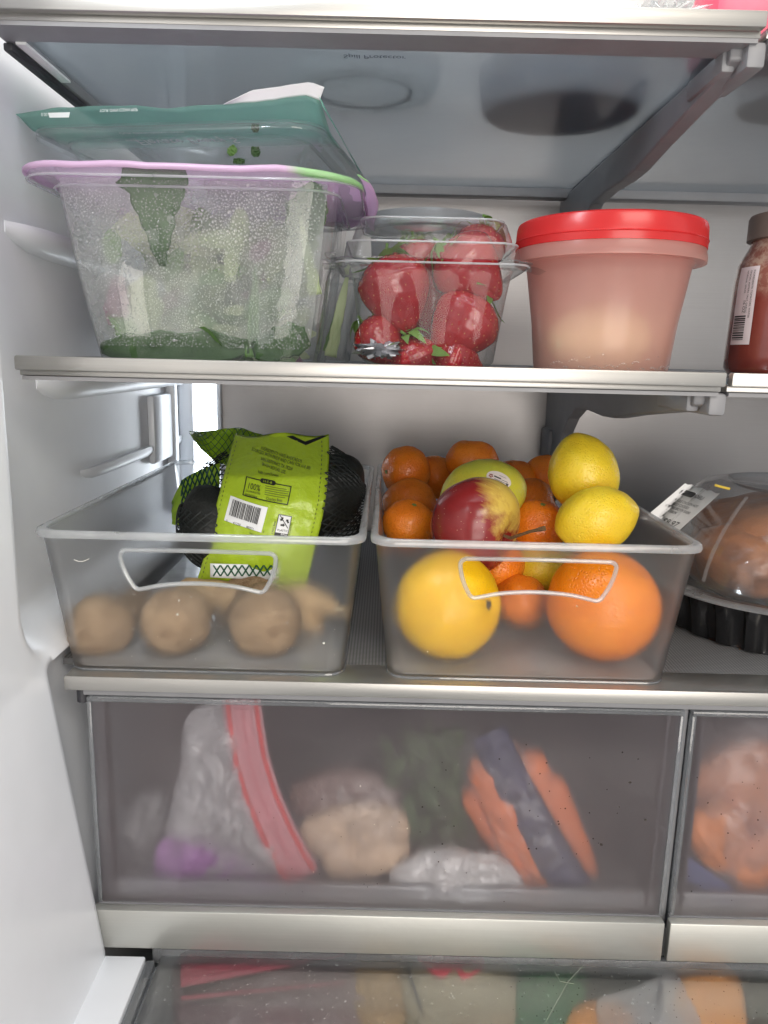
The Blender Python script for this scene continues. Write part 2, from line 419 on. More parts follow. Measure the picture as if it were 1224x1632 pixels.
# ------------------------------------------------------------------ crisper drawers
def drawer(x0, x1, label):
    t = thing('produce_crisper', label, 'drawer', ((x0 + x1) / 2, .69, -.4195))
    zt, zb, zh = -.2295, -.388, -.4195
    fr = mk('front_panel', box(x0 + .003, x1 - .003, .4735, .4765, zb, zt - .0035), M['drawer'], t, smooth=False)
    mk('top_edge', box(x0, x1, .4725, .4785, zt - .0034, zt, .0008), M['drawer_edge'], t)
    for s, xx in ((1, x0), (-1, x1 - .003)):
        mk('side_edge', box(xx, xx + .003, .4728, .4785, zb, zt - .0036, .0006), M['drawer_edge'], t)
        xi = x0 + .0085 if s == 1 else x1 - .0105
        mk('corner_rib', box(xi, xi + .002, .4768, .487, zb, zt - .004), M['dark'], t, smooth=False)
        mk('side_panel', box(xx + (.0005 if s == 1 else .0), xx + .0025, .4788, .90, zb - .015, zt - .004), M['drawer_edge'], t, smooth=False)
    mk('bottom_panel', box(x0 + .003, x1 - .003, .4768, .90, zb - .017, zb - .0145), m_plain('drawer_floor', (.30, .30, .31), .35), t, smooth=False)
    mk('lower_step', box(x0 + .004, x1 - .004, .480, .486, zb - .014, zb + .013, .002), M['drawer_edge'], t)
    mk('handle_trim', box(x0 - .002, x1 - .001, .4655, .4725, zh, zb - .0006, .0008), M['handle'], t)
    mk('handle_body', box(x0, x1 - .002, .4727, .4765, zh + .001, zb - .0006), M['grey'], t, smooth=False)
    return t
D1 = drawer(-.1985, .2075, 'wide foggy crisper drawer with steel edge, holding carrots and zip bag')
D2 = drawer(.2125, .63, 'foggy crisper drawer at the right edge with orange bag inside')
mk('divider_post', box(.2078, .2122, .480, .90, -.42, -.2235), M['grey'], t3, smooth=False)
def specks(name, n, x0, x1, z0, z1, y, col, smin, smax, parent, seed):
    rnd = random.Random(seed); Vs = []
    for _ in range(n):
        x, z = rnd.uniform(x0, x1), rnd.uniform(z0, z1); s = rnd.uniform(smin, smax) * (1 if rnd.random() < .85 else 2); a0 = rnd.uniform(0, 6)
        pts = [(x + s * rnd.uniform(.5, 1) * math.cos(a0 + k * pi / 3) * 1., y, z + s * rnd.uniform(.5, 1) * math.sin(a0 + k * pi / 3)) for k in range(6)]
        pts += [(p[0], y + .0002, p[2]) for p in pts]
        Vs.append((pts, [tuple(range(6)), tuple(range(11, 5, -1))] + [(k, (k + 1) % 6, 6 + (k + 1) % 6, 6 + k) for k in range(6)]))
    return tag(mk(name, join(*Vs), col, parent, smooth=False), kind='stuff')
M['speck'] = m_plain('dark_crumb', (.05, .04, .035), .8)
M['hair'] = m_plain('grey_hair', (.42, .42, .36), .6)
M['flake'] = m_plain('pale_crumb', (.8, .78, .7), .6)
specks('crumbs', 26, .03, .19, -.36, -.25, .4732, M['speck'], .0003, .0007, D1, 3)
specks('crumbs', 14, .10, .16, -.345, -.27, .4732, M['speck'], .0004, .0009, D1, 9)
specks('crumbs', 40, -.12, .16, -.38, -.30, .4732, M['speck'], .0002, .0005, D1, 5)
specks('crumbs', 22, .22, .27, -.375, -.26, .4732, M['speck'], .0003, .0007, D2, 4)
specks('flakes', 12, -.05, .14, -.37, -.25, .4731, M['flake'], .0002, .0005, D1, 6)
# ------------------------------------------------------------------ pantry drawer below
pd = thing('pantry_drawer', 'wide drawer under the crispers, seen through its clear lid, white rail', 'drawer', (.22, .50, -.59))
ZL = -.4245
mk('side_rail', box(-.1935, -.163, .15, .4645, ZL - .012, ZL, .0015), M['liner'], pd)
mk('inner_rail', join(box(-.1628, -.1565, .15, .464, ZL - .014, ZL - .003, .001), box(-.1563, -.1535, .15, .463, ZL - .017, ZL - .007, .001)), M['drawer_edge'], pd)
mk('clear_lid', box(-.1533, .63, .15, .468, ZL - .006, ZL - .003), m_frost('foggy_lid', (.93, .935, .94), .31, 1.13, .38, .06, (.6, .61, .62), .12, 2.5, .45, .045), pd, smooth=False)
mk('lid_edge', box(-.16, .63, .4685, .4735, ZL - .010, ZL + .002, .0012), M['drawer_edge'], pd)
mk('basin', join(box(-.157, -.154, .15, .90, -.59, ZL - .018), box(-.157, .63, .15, .90, -.594, -.5905), box(-.1535, .63, .90, .904, -.59, ZL - .018)), m_plain('pantry_floor', (.42, .43, .43), .4), pd, smooth=False)

# ------------------------------------------------------------------ soft shapes measured from the photograph
def smooth_loop(pts, n=56):
    P = [np.array(p, float) for p in pts]; m = len(P); out = []
    for k in range(n):
        t = k / n * m; i = int(t); u = t - i
        a, b, c, d = P[(i - 1) % m], P[i % m], P[(i + 1) % m], P[(i + 2) % m]
        out.append(.5 * ((2 * b) + (-a + c) * u + (2 * a - 5 * b + 4 * c - d) * u * u + (-a + 3 * b - 3 * c + d) * u ** 3))
    return out
def atz(px, py, Z):
    d = at(px, py, 1.0); return d * float(Z / d.z)
def pillow(poly, Y, depth, amp=.25, sc=25., seed=0., rings=18, n=84, flat=False, edge=.0006, tilt=(0, 0), ridge=.25):
    """a soft closed body: outline at distance Y (or height Y if flat), swelling to +-depth"""
    L = smooth_loop(poly, n); c = sum(L) / len(L); V = []; Fs = []
    for side in (-1, 1):
        base = len(V)
        for i in range(rings + 1):
            r = i / rings
            for k in range(n):
                p = c + (L[k] - c) * r; prof = math.sqrt(max(0., 1 - r ** 2.4))
                px, py = p; q = at(px, py, .5)
                nz = fbm(q.x * sc + seed, q.z * sc - seed, seed * .7 + side)
                nz += ridge * (1 - 3 * abs(noise.noise((q.x * sc * 2.3 + 4 * nz * .3 + seed, q.z * sc * 1.1 + seed, side * 3.)))) 
                dd = side * (edge + depth * prof * (1 + amp * nz)) + depth * amp * .5 * nz * (1 - prof)
                Yp = Y + tilt[0] * (px - c[0]) / 1000 + tilt[1] * (py - c[1]) / 1000
                if flat: V.append(tuple(atz(px, py, Yp) - Vector((0, 0, dd))))
                else: V.append(tuple(at(px, py, Yp) + Vector((0, dd, 0))))
        for i in range(rings):
            for k in range(n):
                a, b = base + i * n + k, base + i * n + (k + 1) % n
                Fs.append((a, b, b + n, a + n))
    a0 = rings * n; b0 = (rings + 1) * n + rings * n
    for k in range(n): Fs.append((a0 + k, a0 + (k + 1) % n, b0 + (k + 1) % n, b0 + k))
    return V, Fs
def spline(xs, ys, t):
    return float(np.interp(t, xs, ys))
from mathutils.bvhtree import BVHTree
def caster(vf):
    return BVHTree.FromPolygons([Vector(p) for p in vf[0]], vf[1])
def cast(bvh, px, py, lift=.0006):
    d = at(px, py, 1.0).normalized(); h = bvh.ray_cast(Vector((0, 0, 0)), d)
    return None if h[0] is None else h[0] - d * lift

# ------------------------------------------------------------------ skins
def m_citrus(name, a, b, pore=700, rough=.33, bump=.35, spots=None, patch=None):
    nt = NT(name); v = nt.voro(pore)
    c = nt.mixc(nt.ramp(nt.noise(28, 4), [(.3, 0.), (.7, 1.)]), a, b)
    if patch: c = nt.mixc(nt.ramp(nt.noise(16, 2), [(.5, 0.), (.72, 1.)]), c, patch)
    if spots: c = nt.mixc(nt.ramp(nt.noise(330, 2), [(.66, 0.), (.74, .8)]), c, spots)
    c = nt.mixc(nt.ramp(v, [(.0, .35), (.35, 0.)]), c, tuple(x * .6 for x in a))
    h = nt.math('ADD', nt.ramp(v, [(0., 0.), (.5, 1.)]), nt.math('MULTIPLY', nt.noise(120, 3), .8))
    return nt.done(principled(nt, c, rough, 0, nt.bump(h, bump, .0013), sss=.12, ssr=(.006, .002, .0006)))
M['clem'] = m_citrus('clementine_skin', (.74, .16, .008), (.86, .25, .014), 560, .26, .42)
M['navel'] = m_citrus('navel_orange_skin', (.70, .165, .003), (.84, .25, .008), 480, .30, .36)
M['grapefruit'] = m_citrus('yellow_grapefruit_skin', (.80, .44, .004), (.88, .52, .010), 620, .32, .28)
M['lemon'] = m_citrus('lemon_skin', (.76, .51, .018), (.86, .64, .035), 560, .30, .30, patch=(.80, .62, .05))
M['green_lemon'] = m_citrus('greenish_lemon_skin', (.66, .60, .05), (.75, .64, .05), 600, .34, .3, patch=(.50, .54, .06))
M['stem_green'] = m_plain('green_stem', (.13, .17, .03), .7, var=.3, vscale=300)
M['stem_brown'] = m_plain('brown_stem', (.13, .075, .03), .75, var=.3, vscale=300)
M['stem_dark'] = m_plain('dark_stem_scar', (.07, .055, .03), .8)

def citrus(name, label, cat, c, r, axis, mat, group=None, squash=.1, nip=0., long=1.0, stem=None, lump=.03, seed=0., parent_extra=None, dim=.05, ss=1.):
    c = Vector(c); q = axis_rot(axis, seed)
    def fn(d):
        k = 1 - squash * d.z * d.z * .5 + lump * fbm(d.x * 1.5 + seed, d.y * 1.5, d.z * 1.5 - seed, 2)
        k += .006 * fbm(d.x * 6 + seed, d.y * 6, d.z * 6, 2)
        p = Vector((d.x, d.y, d.z * long)) * r * k
        if nip: p.z += r * nip * (max(0, d.z) ** 14) + (-r * nip * .55 * (max(0, -d.z) ** 10))
        if dim and d.z > .7: p.z -= r * dim * math.exp(-((1 - d.z) / .03))
        return p
    v, f = ball(fn, 44, 30)
    o = mk(name, (v, f), mat, local=True, loc=c); o.rotation_mode = 'QUATERNION'; o.rotation_quaternion = q
    tag(o, label, cat, group)
    if stem:
        sgn, smat, ssz = stem
        tip = fn(Vector((0, 0, sgn))).z
        s = ssz
        pr = [(s * 1.0, -s * .35 * 1), (s * .95, s * .10), (s * .55, s * .22), (s * .5, s * .38), (s * .12, s * .30)]
        vv, ff = lathe([(a, b * sgn) for a, b in pr], 10)
        vv = [(x * (1 + .25 * math.cos(5 * math.atan2(y, x))), y * (1 + .25 * math.cos(5 * math.atan2(y, x))), z) for x, y, z in vv]
        mk('stem_button', (vv, ff), smat, o, local=True, loc=(0, 0, tip))
    o['_fn'] = 0; del o['_fn']
    return o, [(c + q @ Vector(p)) for p in v], f

# ------------------------------------------------------------------ plastic bins
def make_bin(label, xr0, xr1, xb0, xb1, ys0, ys1, rot=0.):
    z0 = Z3 - .0011; zt = -.1150
    cx, cyy = (xr0 + xr1) / 2, (ys0 + ys1) / 2
    t = thing('storage_bin', label, 'bin', (cx, cyy, z0))
    W0, W1 = xb1 - xb0, xr1 - xr0 - .006; cb = (xb0 + xb1) / 2
    D0, D1 = ys1 - ys0 - .024, ys1 - ys0 - .004
    def lp(tq, ins):
        ccx = cb + (cx - cb) * tq
        return rrect(ccx, cyy, W0 + (W1 - W0) * tq - 2 * ins, D0 + (D1 - D0) * tq - 2 * ins, .013 - ins * .6 + .003 * tq, 7)
    H = zt - z0
    loops = [ring(lp(0, .0025), z0)]
    for tq, ins in ((.0, .0), (.03, .0), (.5, 0), (.985, 0)): loops.append(ring(lp(tq, ins), z0 + (.0012 if tq == 0 else tq * H)))
    for tq in (.985, .5, .05): loops.append(ring(lp(tq, .0022), z0 + tq * H))
    loops.append(ring(lp(.03, .004), z0 + .0026))
    body = mk('bin_body', loft(loops), M['bin'], t, ang=35)
    # finger slot
    hw, hz0, hz1 = .0500, -.1530, -.1262
    hp = [(0, -1), (60, -.6), (112, 0), (120, 1.2), (125, 5), (126.5, 12), (124, 27), (118.5, 44), (110.5, 60), (106.5, 65.5), (101, 68), (94, 67.2), (62, 60), (30, 56.5), (0, 55.5)]
    hp = hp[1:-1]
    full = [(0, -1)] + hp + [(0, 55.5)] + [(-x, z) for x, z in reversed(hp)]
    poly = [(float(q[0]) * .0004, hz1 - float(q[1]) * .0004) for q in smooth_loop(full, 100)]
    pts = [(cx + x, z) for x, z in poly]; n = len(pts)
    Vc = [(x, ys0 - .02, z) for x, z in pts] + [(x, ys0 + .03, z) for x, z in pts]
    cut = mk('cutter', (Vc, [tuple(range(n)), tuple(reversed(range(n, 2 * n)))] + [(k, (k + 1) % n, n + (k + 1) % n, n + k) for k in range(n)]), None, smooth=False)
    md = body.modifiers.new('slot', 'BOOLEAN'); md.object = cut; md.operation = 'DIFFERENCE'; md.solver = 'EXACT'
    dg = bpy.context.evaluated_depsgraph_get(); me = bpy.data.meshes.new_from_object(body.evaluated_get(dg))
    body.modifiers.clear(); old = body.data; body.data = me; bpy.data.meshes.remove(old)
    bpy.data.objects.remove(cut)
    def yf(z): tq = (z - z0) / H; return cyy - (D0 + (D1 - D0) * tq) / 2
    mk('bin_floor', loft([ring(lp(.035, .0035), z0 + .0027), ring(lp(.035, .0035), z0 + .0034)]), M['binfloor'], t, smooth=False)
    mk('slot_rim', tube([(x, yf(z) - .0004, z) for x, z in pts], .0015, 8, True), M['bin_rim'], t)
    # rolled rim
    def lr(dw): return rrect(cx, cyy, xr1 - xr0 + 2 * dw, ys1 - ys0 + 2 * dw, .016, 7)
    prof = [(-.003, zt - .0035), (-.0004, zt - .004), (.0, zt - .002), (-.0006, zt + .0004), (-.0025, zt + .001), (-.0048, zt + .0004), (-.0054, zt - .002), (-.0052, zt - .0035)]
    lo = [ring(lr(d), z) for d, z in prof]; m = len(lo[0]); V, Fs = loft(lo, False, False); k0 = (len(lo) - 1) * m
    Fs += [(k0 + k, k0 + (k + 1) % m, (k + 1) % m, k) for k in range(m)]
    mk('rim', (V, Fs), M['bin_rim'], t, ang=60)
    mk('base_edge', tube([(x, y, z0 + .0012) for x, y in lp(0, .0)], .0011, 6, True), M['drawer_edge'], t)
    return t
B1 = make_bin('frosted bin under the shelf holding the avocado bag and kiwis', -.2292, -.0112, -.2135, -.0250, .4700, .815)
B2 = make_bin('frosted bin piled with oranges, lemons and an apple', -.0085, .2105, .0050, .1955, .4690, .832)
specks('flakes', 46, -.17, -.03, -.208, -.155, .4790, M['flake'], .00015, .0005, B1, 31)
specks('flakes', 6, .02, .17, -.205, -.15, .4780, M['flake'], .0002, .0005, B2, 32)
def hair(name, pts, r, parent, col): return mk(name, tube(pts, r, 5), col, parent)
hair('scratch', [at(118 + k * 4, 892 + 3 * math.sin(k * .6), .4735) for k in range(7)], .0002, B1, M['flake'])

# ------------------------------------------------------------------ fruit in the right bin
def fruit(px, py, Y, dz=0.): p = at(px, py, Y); p.z += dz; return p
gf, _, _ = citrus('grapefruit', 'big yellow grapefruit behind the frosted front of the bin, brown stem scar', 'grapefruit', (.0478, .5175, -.1728), .0385, (.75, -.62, .22), M['grapefruit'], squash=.04, lump=.03, stem=(1, M['stem_dark'], .0036), seed=.4, dim=.09)
og, _, _ = citrus('orange', 'big orange behind the frosted front of the bin', 'orange', (.1592, .5195, -.1712), .0400, (.3, .7, .6), M['navel'], squash=.03, lump=.03, seed=2.1)
CG = 'clementines in the frosted fruit bin'
clem_list = [
 ((830, 955), .566, .0215, (.1, .3, .9), 'clementine low in the bin between the grapefruit and the big orange'),
 ((647, 752), .735, .0255, (-.86, -.42, .05), 'clementine at the back corner of the bin with its stem turned left'),
 ((694, 760), .775, .0245, (.3, .3, .9), 'clementine half hidden between the back corner one and the highest flat one'),
 ((752, 736), .725, .0262, (.1, .25, 1), 'flattened clementine standing highest behind the stickered lemon'),
 ((818, 770), .745, .0252, (.2, .3, .9), 'clementine peeking out to the right of the stickered lemon'),
 ((872, 762), .750, .0250, (.2, .3, .9), 'clementine tucked behind the upright lemon'),
 ((652, 803), .700, .0260, (-.2, .3, .9), 'clementine sandwiched at the bin side between two others, no stem showing'),
 ((652, 836), .625, .0228, (.18, -.30, .93), 'clementine with dark stem dot left of the apple'),
 ((858, 838), .605, .0232, (.05, -.32, .93), 'clementine with dark stem dot right of the apple'),
 ((848, 802), .655, .0225, (.95, -.25, .35), 'clementine with a torn brown end beside the upright lemon'),
]
for k, ((px_, py_), Y_, r_, ax_, lab_) in enumerate(clem_list):
    citrus('clementine', lab_, 'clementine', at(px_, py_, Y_), r_, ax_, M['clem'], CG, squash=.16 if k != 3 else .42, lump=.05, seed=k * 1.7 + .3, stem=(1, M['stem_green'] if k != 9 else M['stem_dark'], .0024 if k != 9 else .005), dim=.07)
citrus('lemon', 'yellow fruit glimpsed through the slot beneath the apple', 'lemon', at(862, 905, .60), .024, (.8, .2, .4), M['lemon'], nip=.2, long=1.15, seed=5.)
citrus('clementine', 'reddish clementine glimpsed through the slot above the lowest one', 'clementine', at(792, 900, .585), .022, (.2, .5, .8), M['clem'], CG, seed=8.)
l1, l1v, l1f = citrus('lemon', 'greenish yellow lemon with an oval white sticker', 'lemon', at(771, 787, .612), .0285, (-.90, -.30, -.12), M['green_lemon'], squash=0., nip=.10, long=1.27, seed=1.2, stem=(1, M['stem_green'], .0042), lump=.035, dim=.03)
l2, _, _ = citrus('lemon', 'upright plain lemon, highest of the fruit, tip pointing up', 'lemon', at(930, 757, .590), .0272, (-.32, .1, .9), M['lemon'], squash=0., nip=.10, long=1.16, seed=3.3, lump=.04, dim=0)
l3, _, _ = citrus('lemon', 'lemon lying at the rim in front of the upright lemon', 'lemon', at(950, 827, .548), .0242, (.93, .1, .25), M['lemon'], squash=0., nip=.16, long=1.22, seed=4.4, lump=.04, dim=0)
# sticker on the lemon
bl = caster((l1v, l1f))
def on_lemon(x, y, a=math.radians(24), c0=(795, 764), lift=.0004):
    px_ = c0[0] + x * math.cos(a) - y * math.sin(a); py_ = c0[1] + x * math.sin(a) + y * math.cos(a)
    p = cast(bl, px_, py_, lift); return p if p is not None else at(px_, py_, .6)
st = thing('fruit_sticker', 'oval white sticker with fine print on the greenish lemon', 'sticker', on_lemon(0, 0))
disc_v = [(0., 0., 0)] + [(21 * rr * math.cos(2 * pi * k / 32), 11.5 * rr * math.sin(2 * pi * k / 32), 0) for rr in (.5, 1) for k in range(32)]
disc_f = [(0, 1 + k, 1 + (k + 1) % 32) for k in range(32)] + [(1 + k, 33 + k, 33 + (k + 1) % 32, 1 + (k + 1) % 32) for k in range(32)]
mk('sticker_paper', map2d((disc_v, disc_f), on_lemon), m_plain('sticker_paper', (.82, .74, .70), .4, bump=0, var=.03), st, ang=180)
def flipY(vf): return [(x, -y, z) for x, y, z in vf[0]], vf[1]
ink = join(rect2d(-9, 3, -3.2, -1.0), rect2d(4, 15, -1.6, -.8), rect2d(-7, 14, 1.2, 2.0), rect2d(-6, 12, 3.2, 3.8), rect2d(-3, 9, 5.2, 5.8), rect2d(-2, 10, -6.5, -6.0), rect2d(13.5, 17.5, .5, 5, 1, 1))
mk('sticker_print', map2d(ink, lambda x, y: on_lemon(x, y, lift=.0008)), m_plain('grey_print', (.09, .08, .08), .5, bump=0), st, smooth=False)
mk('sticker_emblem', map2d(join(*[ngon2d(-14 + 2.2 * math.cos(k * 1.26), -.5 + 2.2 * math.sin(k * 1.26), 1.6, 1.0, 10) for k in range(5)]), lambda x, y: on_lemon(x, y, lift=.0008)), m_plain('red_print', (.28, .05, .04), .5, bump=0), st, smooth=False)

# apple
def make_apple():
    c = at(757, 836, .553); R = .0365; ax = Vector((.80, -.50, -.20)).normalized(); q = axis_rot(ax, .6)
    qd = q.inverted() @ Vector((.80, -.32, .50)).normalized()
    nt = NT('apple_skin'); vn = nt.n('Vector Math') if False else None
    dot = nt.n('VectorMath', operation='DOT_PRODUCT'); nt.set(dot.inputs[0], nt.tc.outputs['Object']); dot.inputs[1].default_value = tuple(qd / R)
    st_ = nt.noise(110, 5, .65, nt.coord((1, 1, .14)))
    val = nt.math('ADD', dot.outputs['Value'], nt.math('MULTIPLY', nt.math('SUBTRACT', st_, .5), 1.0))
    red = nt.mixc(nt.noise(90, 4, .6, nt.coord((1, 1, .2))), (.14, .007, .010), (.30, .024, .022))
    yel = nt.mixc(nt.noise(40, 3), (.60, .40, .06), (.68, .50, .11))
    c1 = nt.mixc(nt.ramp(val, [(.50, 0.), (.68, .5), (.90, 1.)]), red, yel)
    dots = nt.ramp(nt.voro(230), [(.05, 1.), (.11, 0.)])
    c1 = nt.mixc(nt.math('MULTIPLY', dots, .55), c1, (.70, .48, .32))
    mat = nt.done(principled(nt, c1, .26, 0, nt.bump(nt.noise(160, 2), .04), coat=.25))
    def fn(d):
        k = 1 - .30 * math.exp(-(1 - d.z) / .075) - .16 * math.exp(-(1 + d.z) / .06) + .02 * fbm(d.x * 1.3, d.y * 1.3, d.z * 1.3, 2)
        wd = 1 + .07 * d.z
        return Vector((d.x * wd, d.y * wd, d.z * .93)) * R * k
    o = mk('apple', ball(fn, 56, 44), mat, local=True, loc=c); o.rotation_mode = 'QUATERNION'; o.rotation_quaternion = q
    tag(o, 'red apple with a yellow patch and a woody stem', 'apple')
    a = Vector(fn(Vector((0, 0, 1)))); qi = q.inverted()
    tipw = at(868, 842, .520) - c
    pts = [a * .9, a + Vector((0, 0, .006)), (qi @ tipw) * .6 + a * .45, qi @ tipw]
    path = []
    for k in range(13):
        t = k / 12 * 3; i = min(2, int(t)); u = t - i; path.append(pts[i].lerp(pts[i + 1], u))
    mk('stem', tube(path, [.0012] * 10 + [.0014, .0018, .0020], 8), M['stem_brown'], o, local=True)
    return o
make_apple()

# ------------------------------------------------------------------ left bin: kiwis, ginger, avocados
def m_kiwi():
    nt = NT('kiwi_skin'); fz = nt.noise(900, 3, .7); c = nt.mixc(nt.ramp(nt.noise(38, 5, .7), [(.3, 0.), (.68, 1.)]), (.15, .085, .040), (.38, .26, .155))
    c = nt.mixc(nt.ramp(fz, [(.45, 0.), (.7, .6)]), c, (.46, .33, .20))
    return nt.done(principled(nt, c, .85, 0, nt.bump(fz, .8, .0008), spec=.2))
M['kiwi'] = m_kiwi()
def kiwi(px_, py_, Y_, r, ax, seed, lab):
    c = at(px_, py_, Y_); q = axis_rot(ax, seed)
    def fn(d): 
        k = 1 + .065 * fbm(d.x * 1.6 + seed, d.y * 1.6, d.z * 1.6, 3) - .06 * math.exp(-(1 - abs(d.z)) / .02)
        return Vector((d.x, d.y, d.z * 1.15)) * r * k
    o = mk('kiwi', ball(fn, 36, 26), M['kiwi'], local=True, loc=c); o.rotation_mode = 'QUATERNION'; o.rotation_quaternion = q
    tag(o, lab, 'kiwi', 'kiwis in the frosted bin')
    z = fn(Vector((0, 0, 1))).z
    mk('blossom_end', lathe([(.0062, -.0012), (.0056, .0004), (.0044, .0002), (.0036, .0012), (.0015, .0018), (.0003, .001)], 16), m_plain('kiwi_end', (.22, .135, .07), .9) if 'kiwi_end' not in bpy.data.materials else bpy.data.materials['kiwi_end'], o, local=True, loc=(0, 0, z - .0006))
    return o
kiwi(163, 998, .520, .0238, (-.12, -1, .10), .3, 'kiwi nearest the side wall, behind the frosted front')
kiwi(281, 990, .521, .0252, (.0, -1, -.02), 1.3, 'middle kiwi directly under the finger slot')
kiwi(423, 990, .526, .0272, (.38, -1, .02), 2.3, 'largest palest kiwi, nearest the fruit bin')
kiwi(395, 960, .585, .026, (.6, -.2, .5), 3.3, 'fuzzy kiwi showing through the right end of the slot')
kiwi(215, 985, .60, .024, (.6, -.2, .5), 4.3, 'kiwi hidden behind, edge showing at the slot corner')
def m_root():
    nt = NT('ginger_skin'); a = nt.noise(70, 5, .6); c = nt.mixc(a, (.42, .26, .12), (.60, .43, .24))
    c = nt.mixc(nt.ramp(nt.noise(35, 3), [(.58, 0.), (.68, .8)]), c, (.16, .08, .04))
    return nt.done(principled(nt, c, .7, 0, nt.bump(a, .5, .001)))
def root_vf(pts, rad, seed):
    P = [Vector(p) for p in pts]; path = []; rr = []
    N = 26
    for k in range(N + 1):
        t = k / N * (len(P) - 1); i = min(len(P) - 2, int(t)); u = t - i; u2 = u * u * (3 - 2 * u)
        path.append(P[i].lerp(P[i + 1], u)); rr.append((rad[i] + (rad[i + 1] - rad[i]) * u2) * (1 + .12 * noise.noise((k * .5, seed, 0))))
    v, f = tube(path, rr, 18)
    return [tuple(Vector(p) * 1 + Vector((1, 1, 1)) * .0015 * fbm(p[0] * 60, p[1] * 60, p[2] * 60)) for p in v], f
gp = [at(276, 948, .575), at(300, 940, .575), at(360, 950, .575), at(430, 955, .572), at(490, 955, .57), at(522, 964, .565), at(540, 968, .562)]
gv = join(root_vf(gp, [.004, .010, .0125, .0115, .013, .009, .0055], 1.), root_vf([at(480, 975, .57), at(500, 1000, .568), at(490, 1015, .57)], [.011, .010, .004], 2.), root_vf([at(330, 950, .58), at(320, 975, .585), at(315, 990, .585)], [.011, .010, .004], 3.))
gin = tag(mk('ginger_root', gv, m_root(), ang=80), 'knobbly tan ginger root lying across behind the kiwis', 'ginger')
mk('cut_end', lathe([(.0001, -.001), (.0055, -.001), (.0052, .001), (.0001, .0012)], 14, tuple(at(541, 968, .5605))), m_plain('ginger_cut', (.72, .60, .38), .6), gin)
M['avocado'] = m_plain('avocado_skin', (.010, .011, .009), .55, var=.4, vscale=200, bump=.9, bscale=220)
AG = 'avocados in the net bag'
def avocado(c, r, ax, seed, lab):
    q = axis_rot(ax, seed); c = Vector(c)
    def fn(d):
        k = 1 + .03 * fbm(d.x * 2 + seed, d.y * 2, d.z * 2, 2); wd = 1 - .22 * max(0, d.z)
        return q @ (Vector((d.x * wd, d.y * wd, d.z * 1.25)) * r * k)
    v, f = ball(fn, 32, 24)
    return tag(mk('avocado', (v, f), M['avocado'], local=True, loc=c), lab, 'avocado', AG)
for c_, r_, ax_, lab_ in [((-.1405, .612, -.142), .0300, (-.3, .2, .7), 'dark avocado at the left end of the net bag'),
        ((-.052, .650, -.118), .0335, (.5, .3, .5), 'dark avocado bulging at the right end of the net bag'),
        ((-.094, .640, -.140), .0300, (.1, .1, 1), 'avocado directly behind the green label'),
        ((-.120, .690, -.120), .0290, (-.4, .3, .4), 'avocado at the back of the net bag toward the light strip'),
        ((-.075, .705, -.130), .0300, (.4, .5, .2), 'avocado at the back of the net bag, between the others')]:
    avocado(c_, r_, ax_, r_ * 100, lab_)
ab = thing('avocado_bag', 'black net bag of avocados with a lime green label band', 'net bag', (-.095, .645, -.18))
# label band: Lp maps measured label positions to its curved sheet
LV = [692, 720, 760, 800, 840, 880, 930, 960]; LYY = [.664, .640, .606, .590, .580, .578, .582, .590]
LXL = [373, 365, 354, 344, 334, 325, 311, 303]; LXR = [523, 524, 522, 518, 510, 500, 488, 480]
def Lp(px_, py_, lift=0.):
    Y = spline(LV, LYY, py_); p = at(px_, py_, Y)
    u = (px_ - spline(LV, LXL, py_)) / (spline(LV, LXR, py_) - spline(LV, LXL, py_))
    bow = .012 * (2 * u - 1) ** 2 - .006
    cr = .0014 * fbm(p.x * 38 + 3, p.z * 38, 1.) + .0010 * abs(fbm(p.x * 70 + 9, p.z * 55 + p.x * 60, 4., 2))
    return Vector((p.x, p.y + bow + cr - lift, p.z))
def lab_grid(u, v):
    py_ = 692 + 268 * v; xl, xr = spline(LV, LXL, py_), spline(LV, LXR, py_)
    top = 3.5 * math.sin(u * 9) * max(0, 1 - v * 8)
    return tuple(Lp(xl + (xr - xl) * u, py_ + top))
def m_label():
    nt = NT('lime_label_film'); nb = nt.bump(nt.noise(55, 5, .65), .55, .003)
    c = nt.mixc(nt.noise(25), (.36, .50, .022), (.42, .57, .035))
    return nt.done(principled(nt, c, .22, 0, nb, spec=.6))
M['lime'] = m_label()
lb = thick(mk('label_band', grid(lab_grid, 44, 70), M['lime'], ab, ang=180), .0003, 1)
LA = math.radians(14)
def lt(vf, x0, y0, a=LA, sx=1.):
    """lettering on the label: vf in measured units, y up, baseline start at (x0, y0)"""
    ca, sa = math.cos(a), math.sin(a)
    return [tuple(Lp(x0 + x * sx * ca + y * sa, y0 + x * sx * sa - y * ca, .0011)) for x, y, z in vf[0]], vf[1]
a2 = math.radians(19)
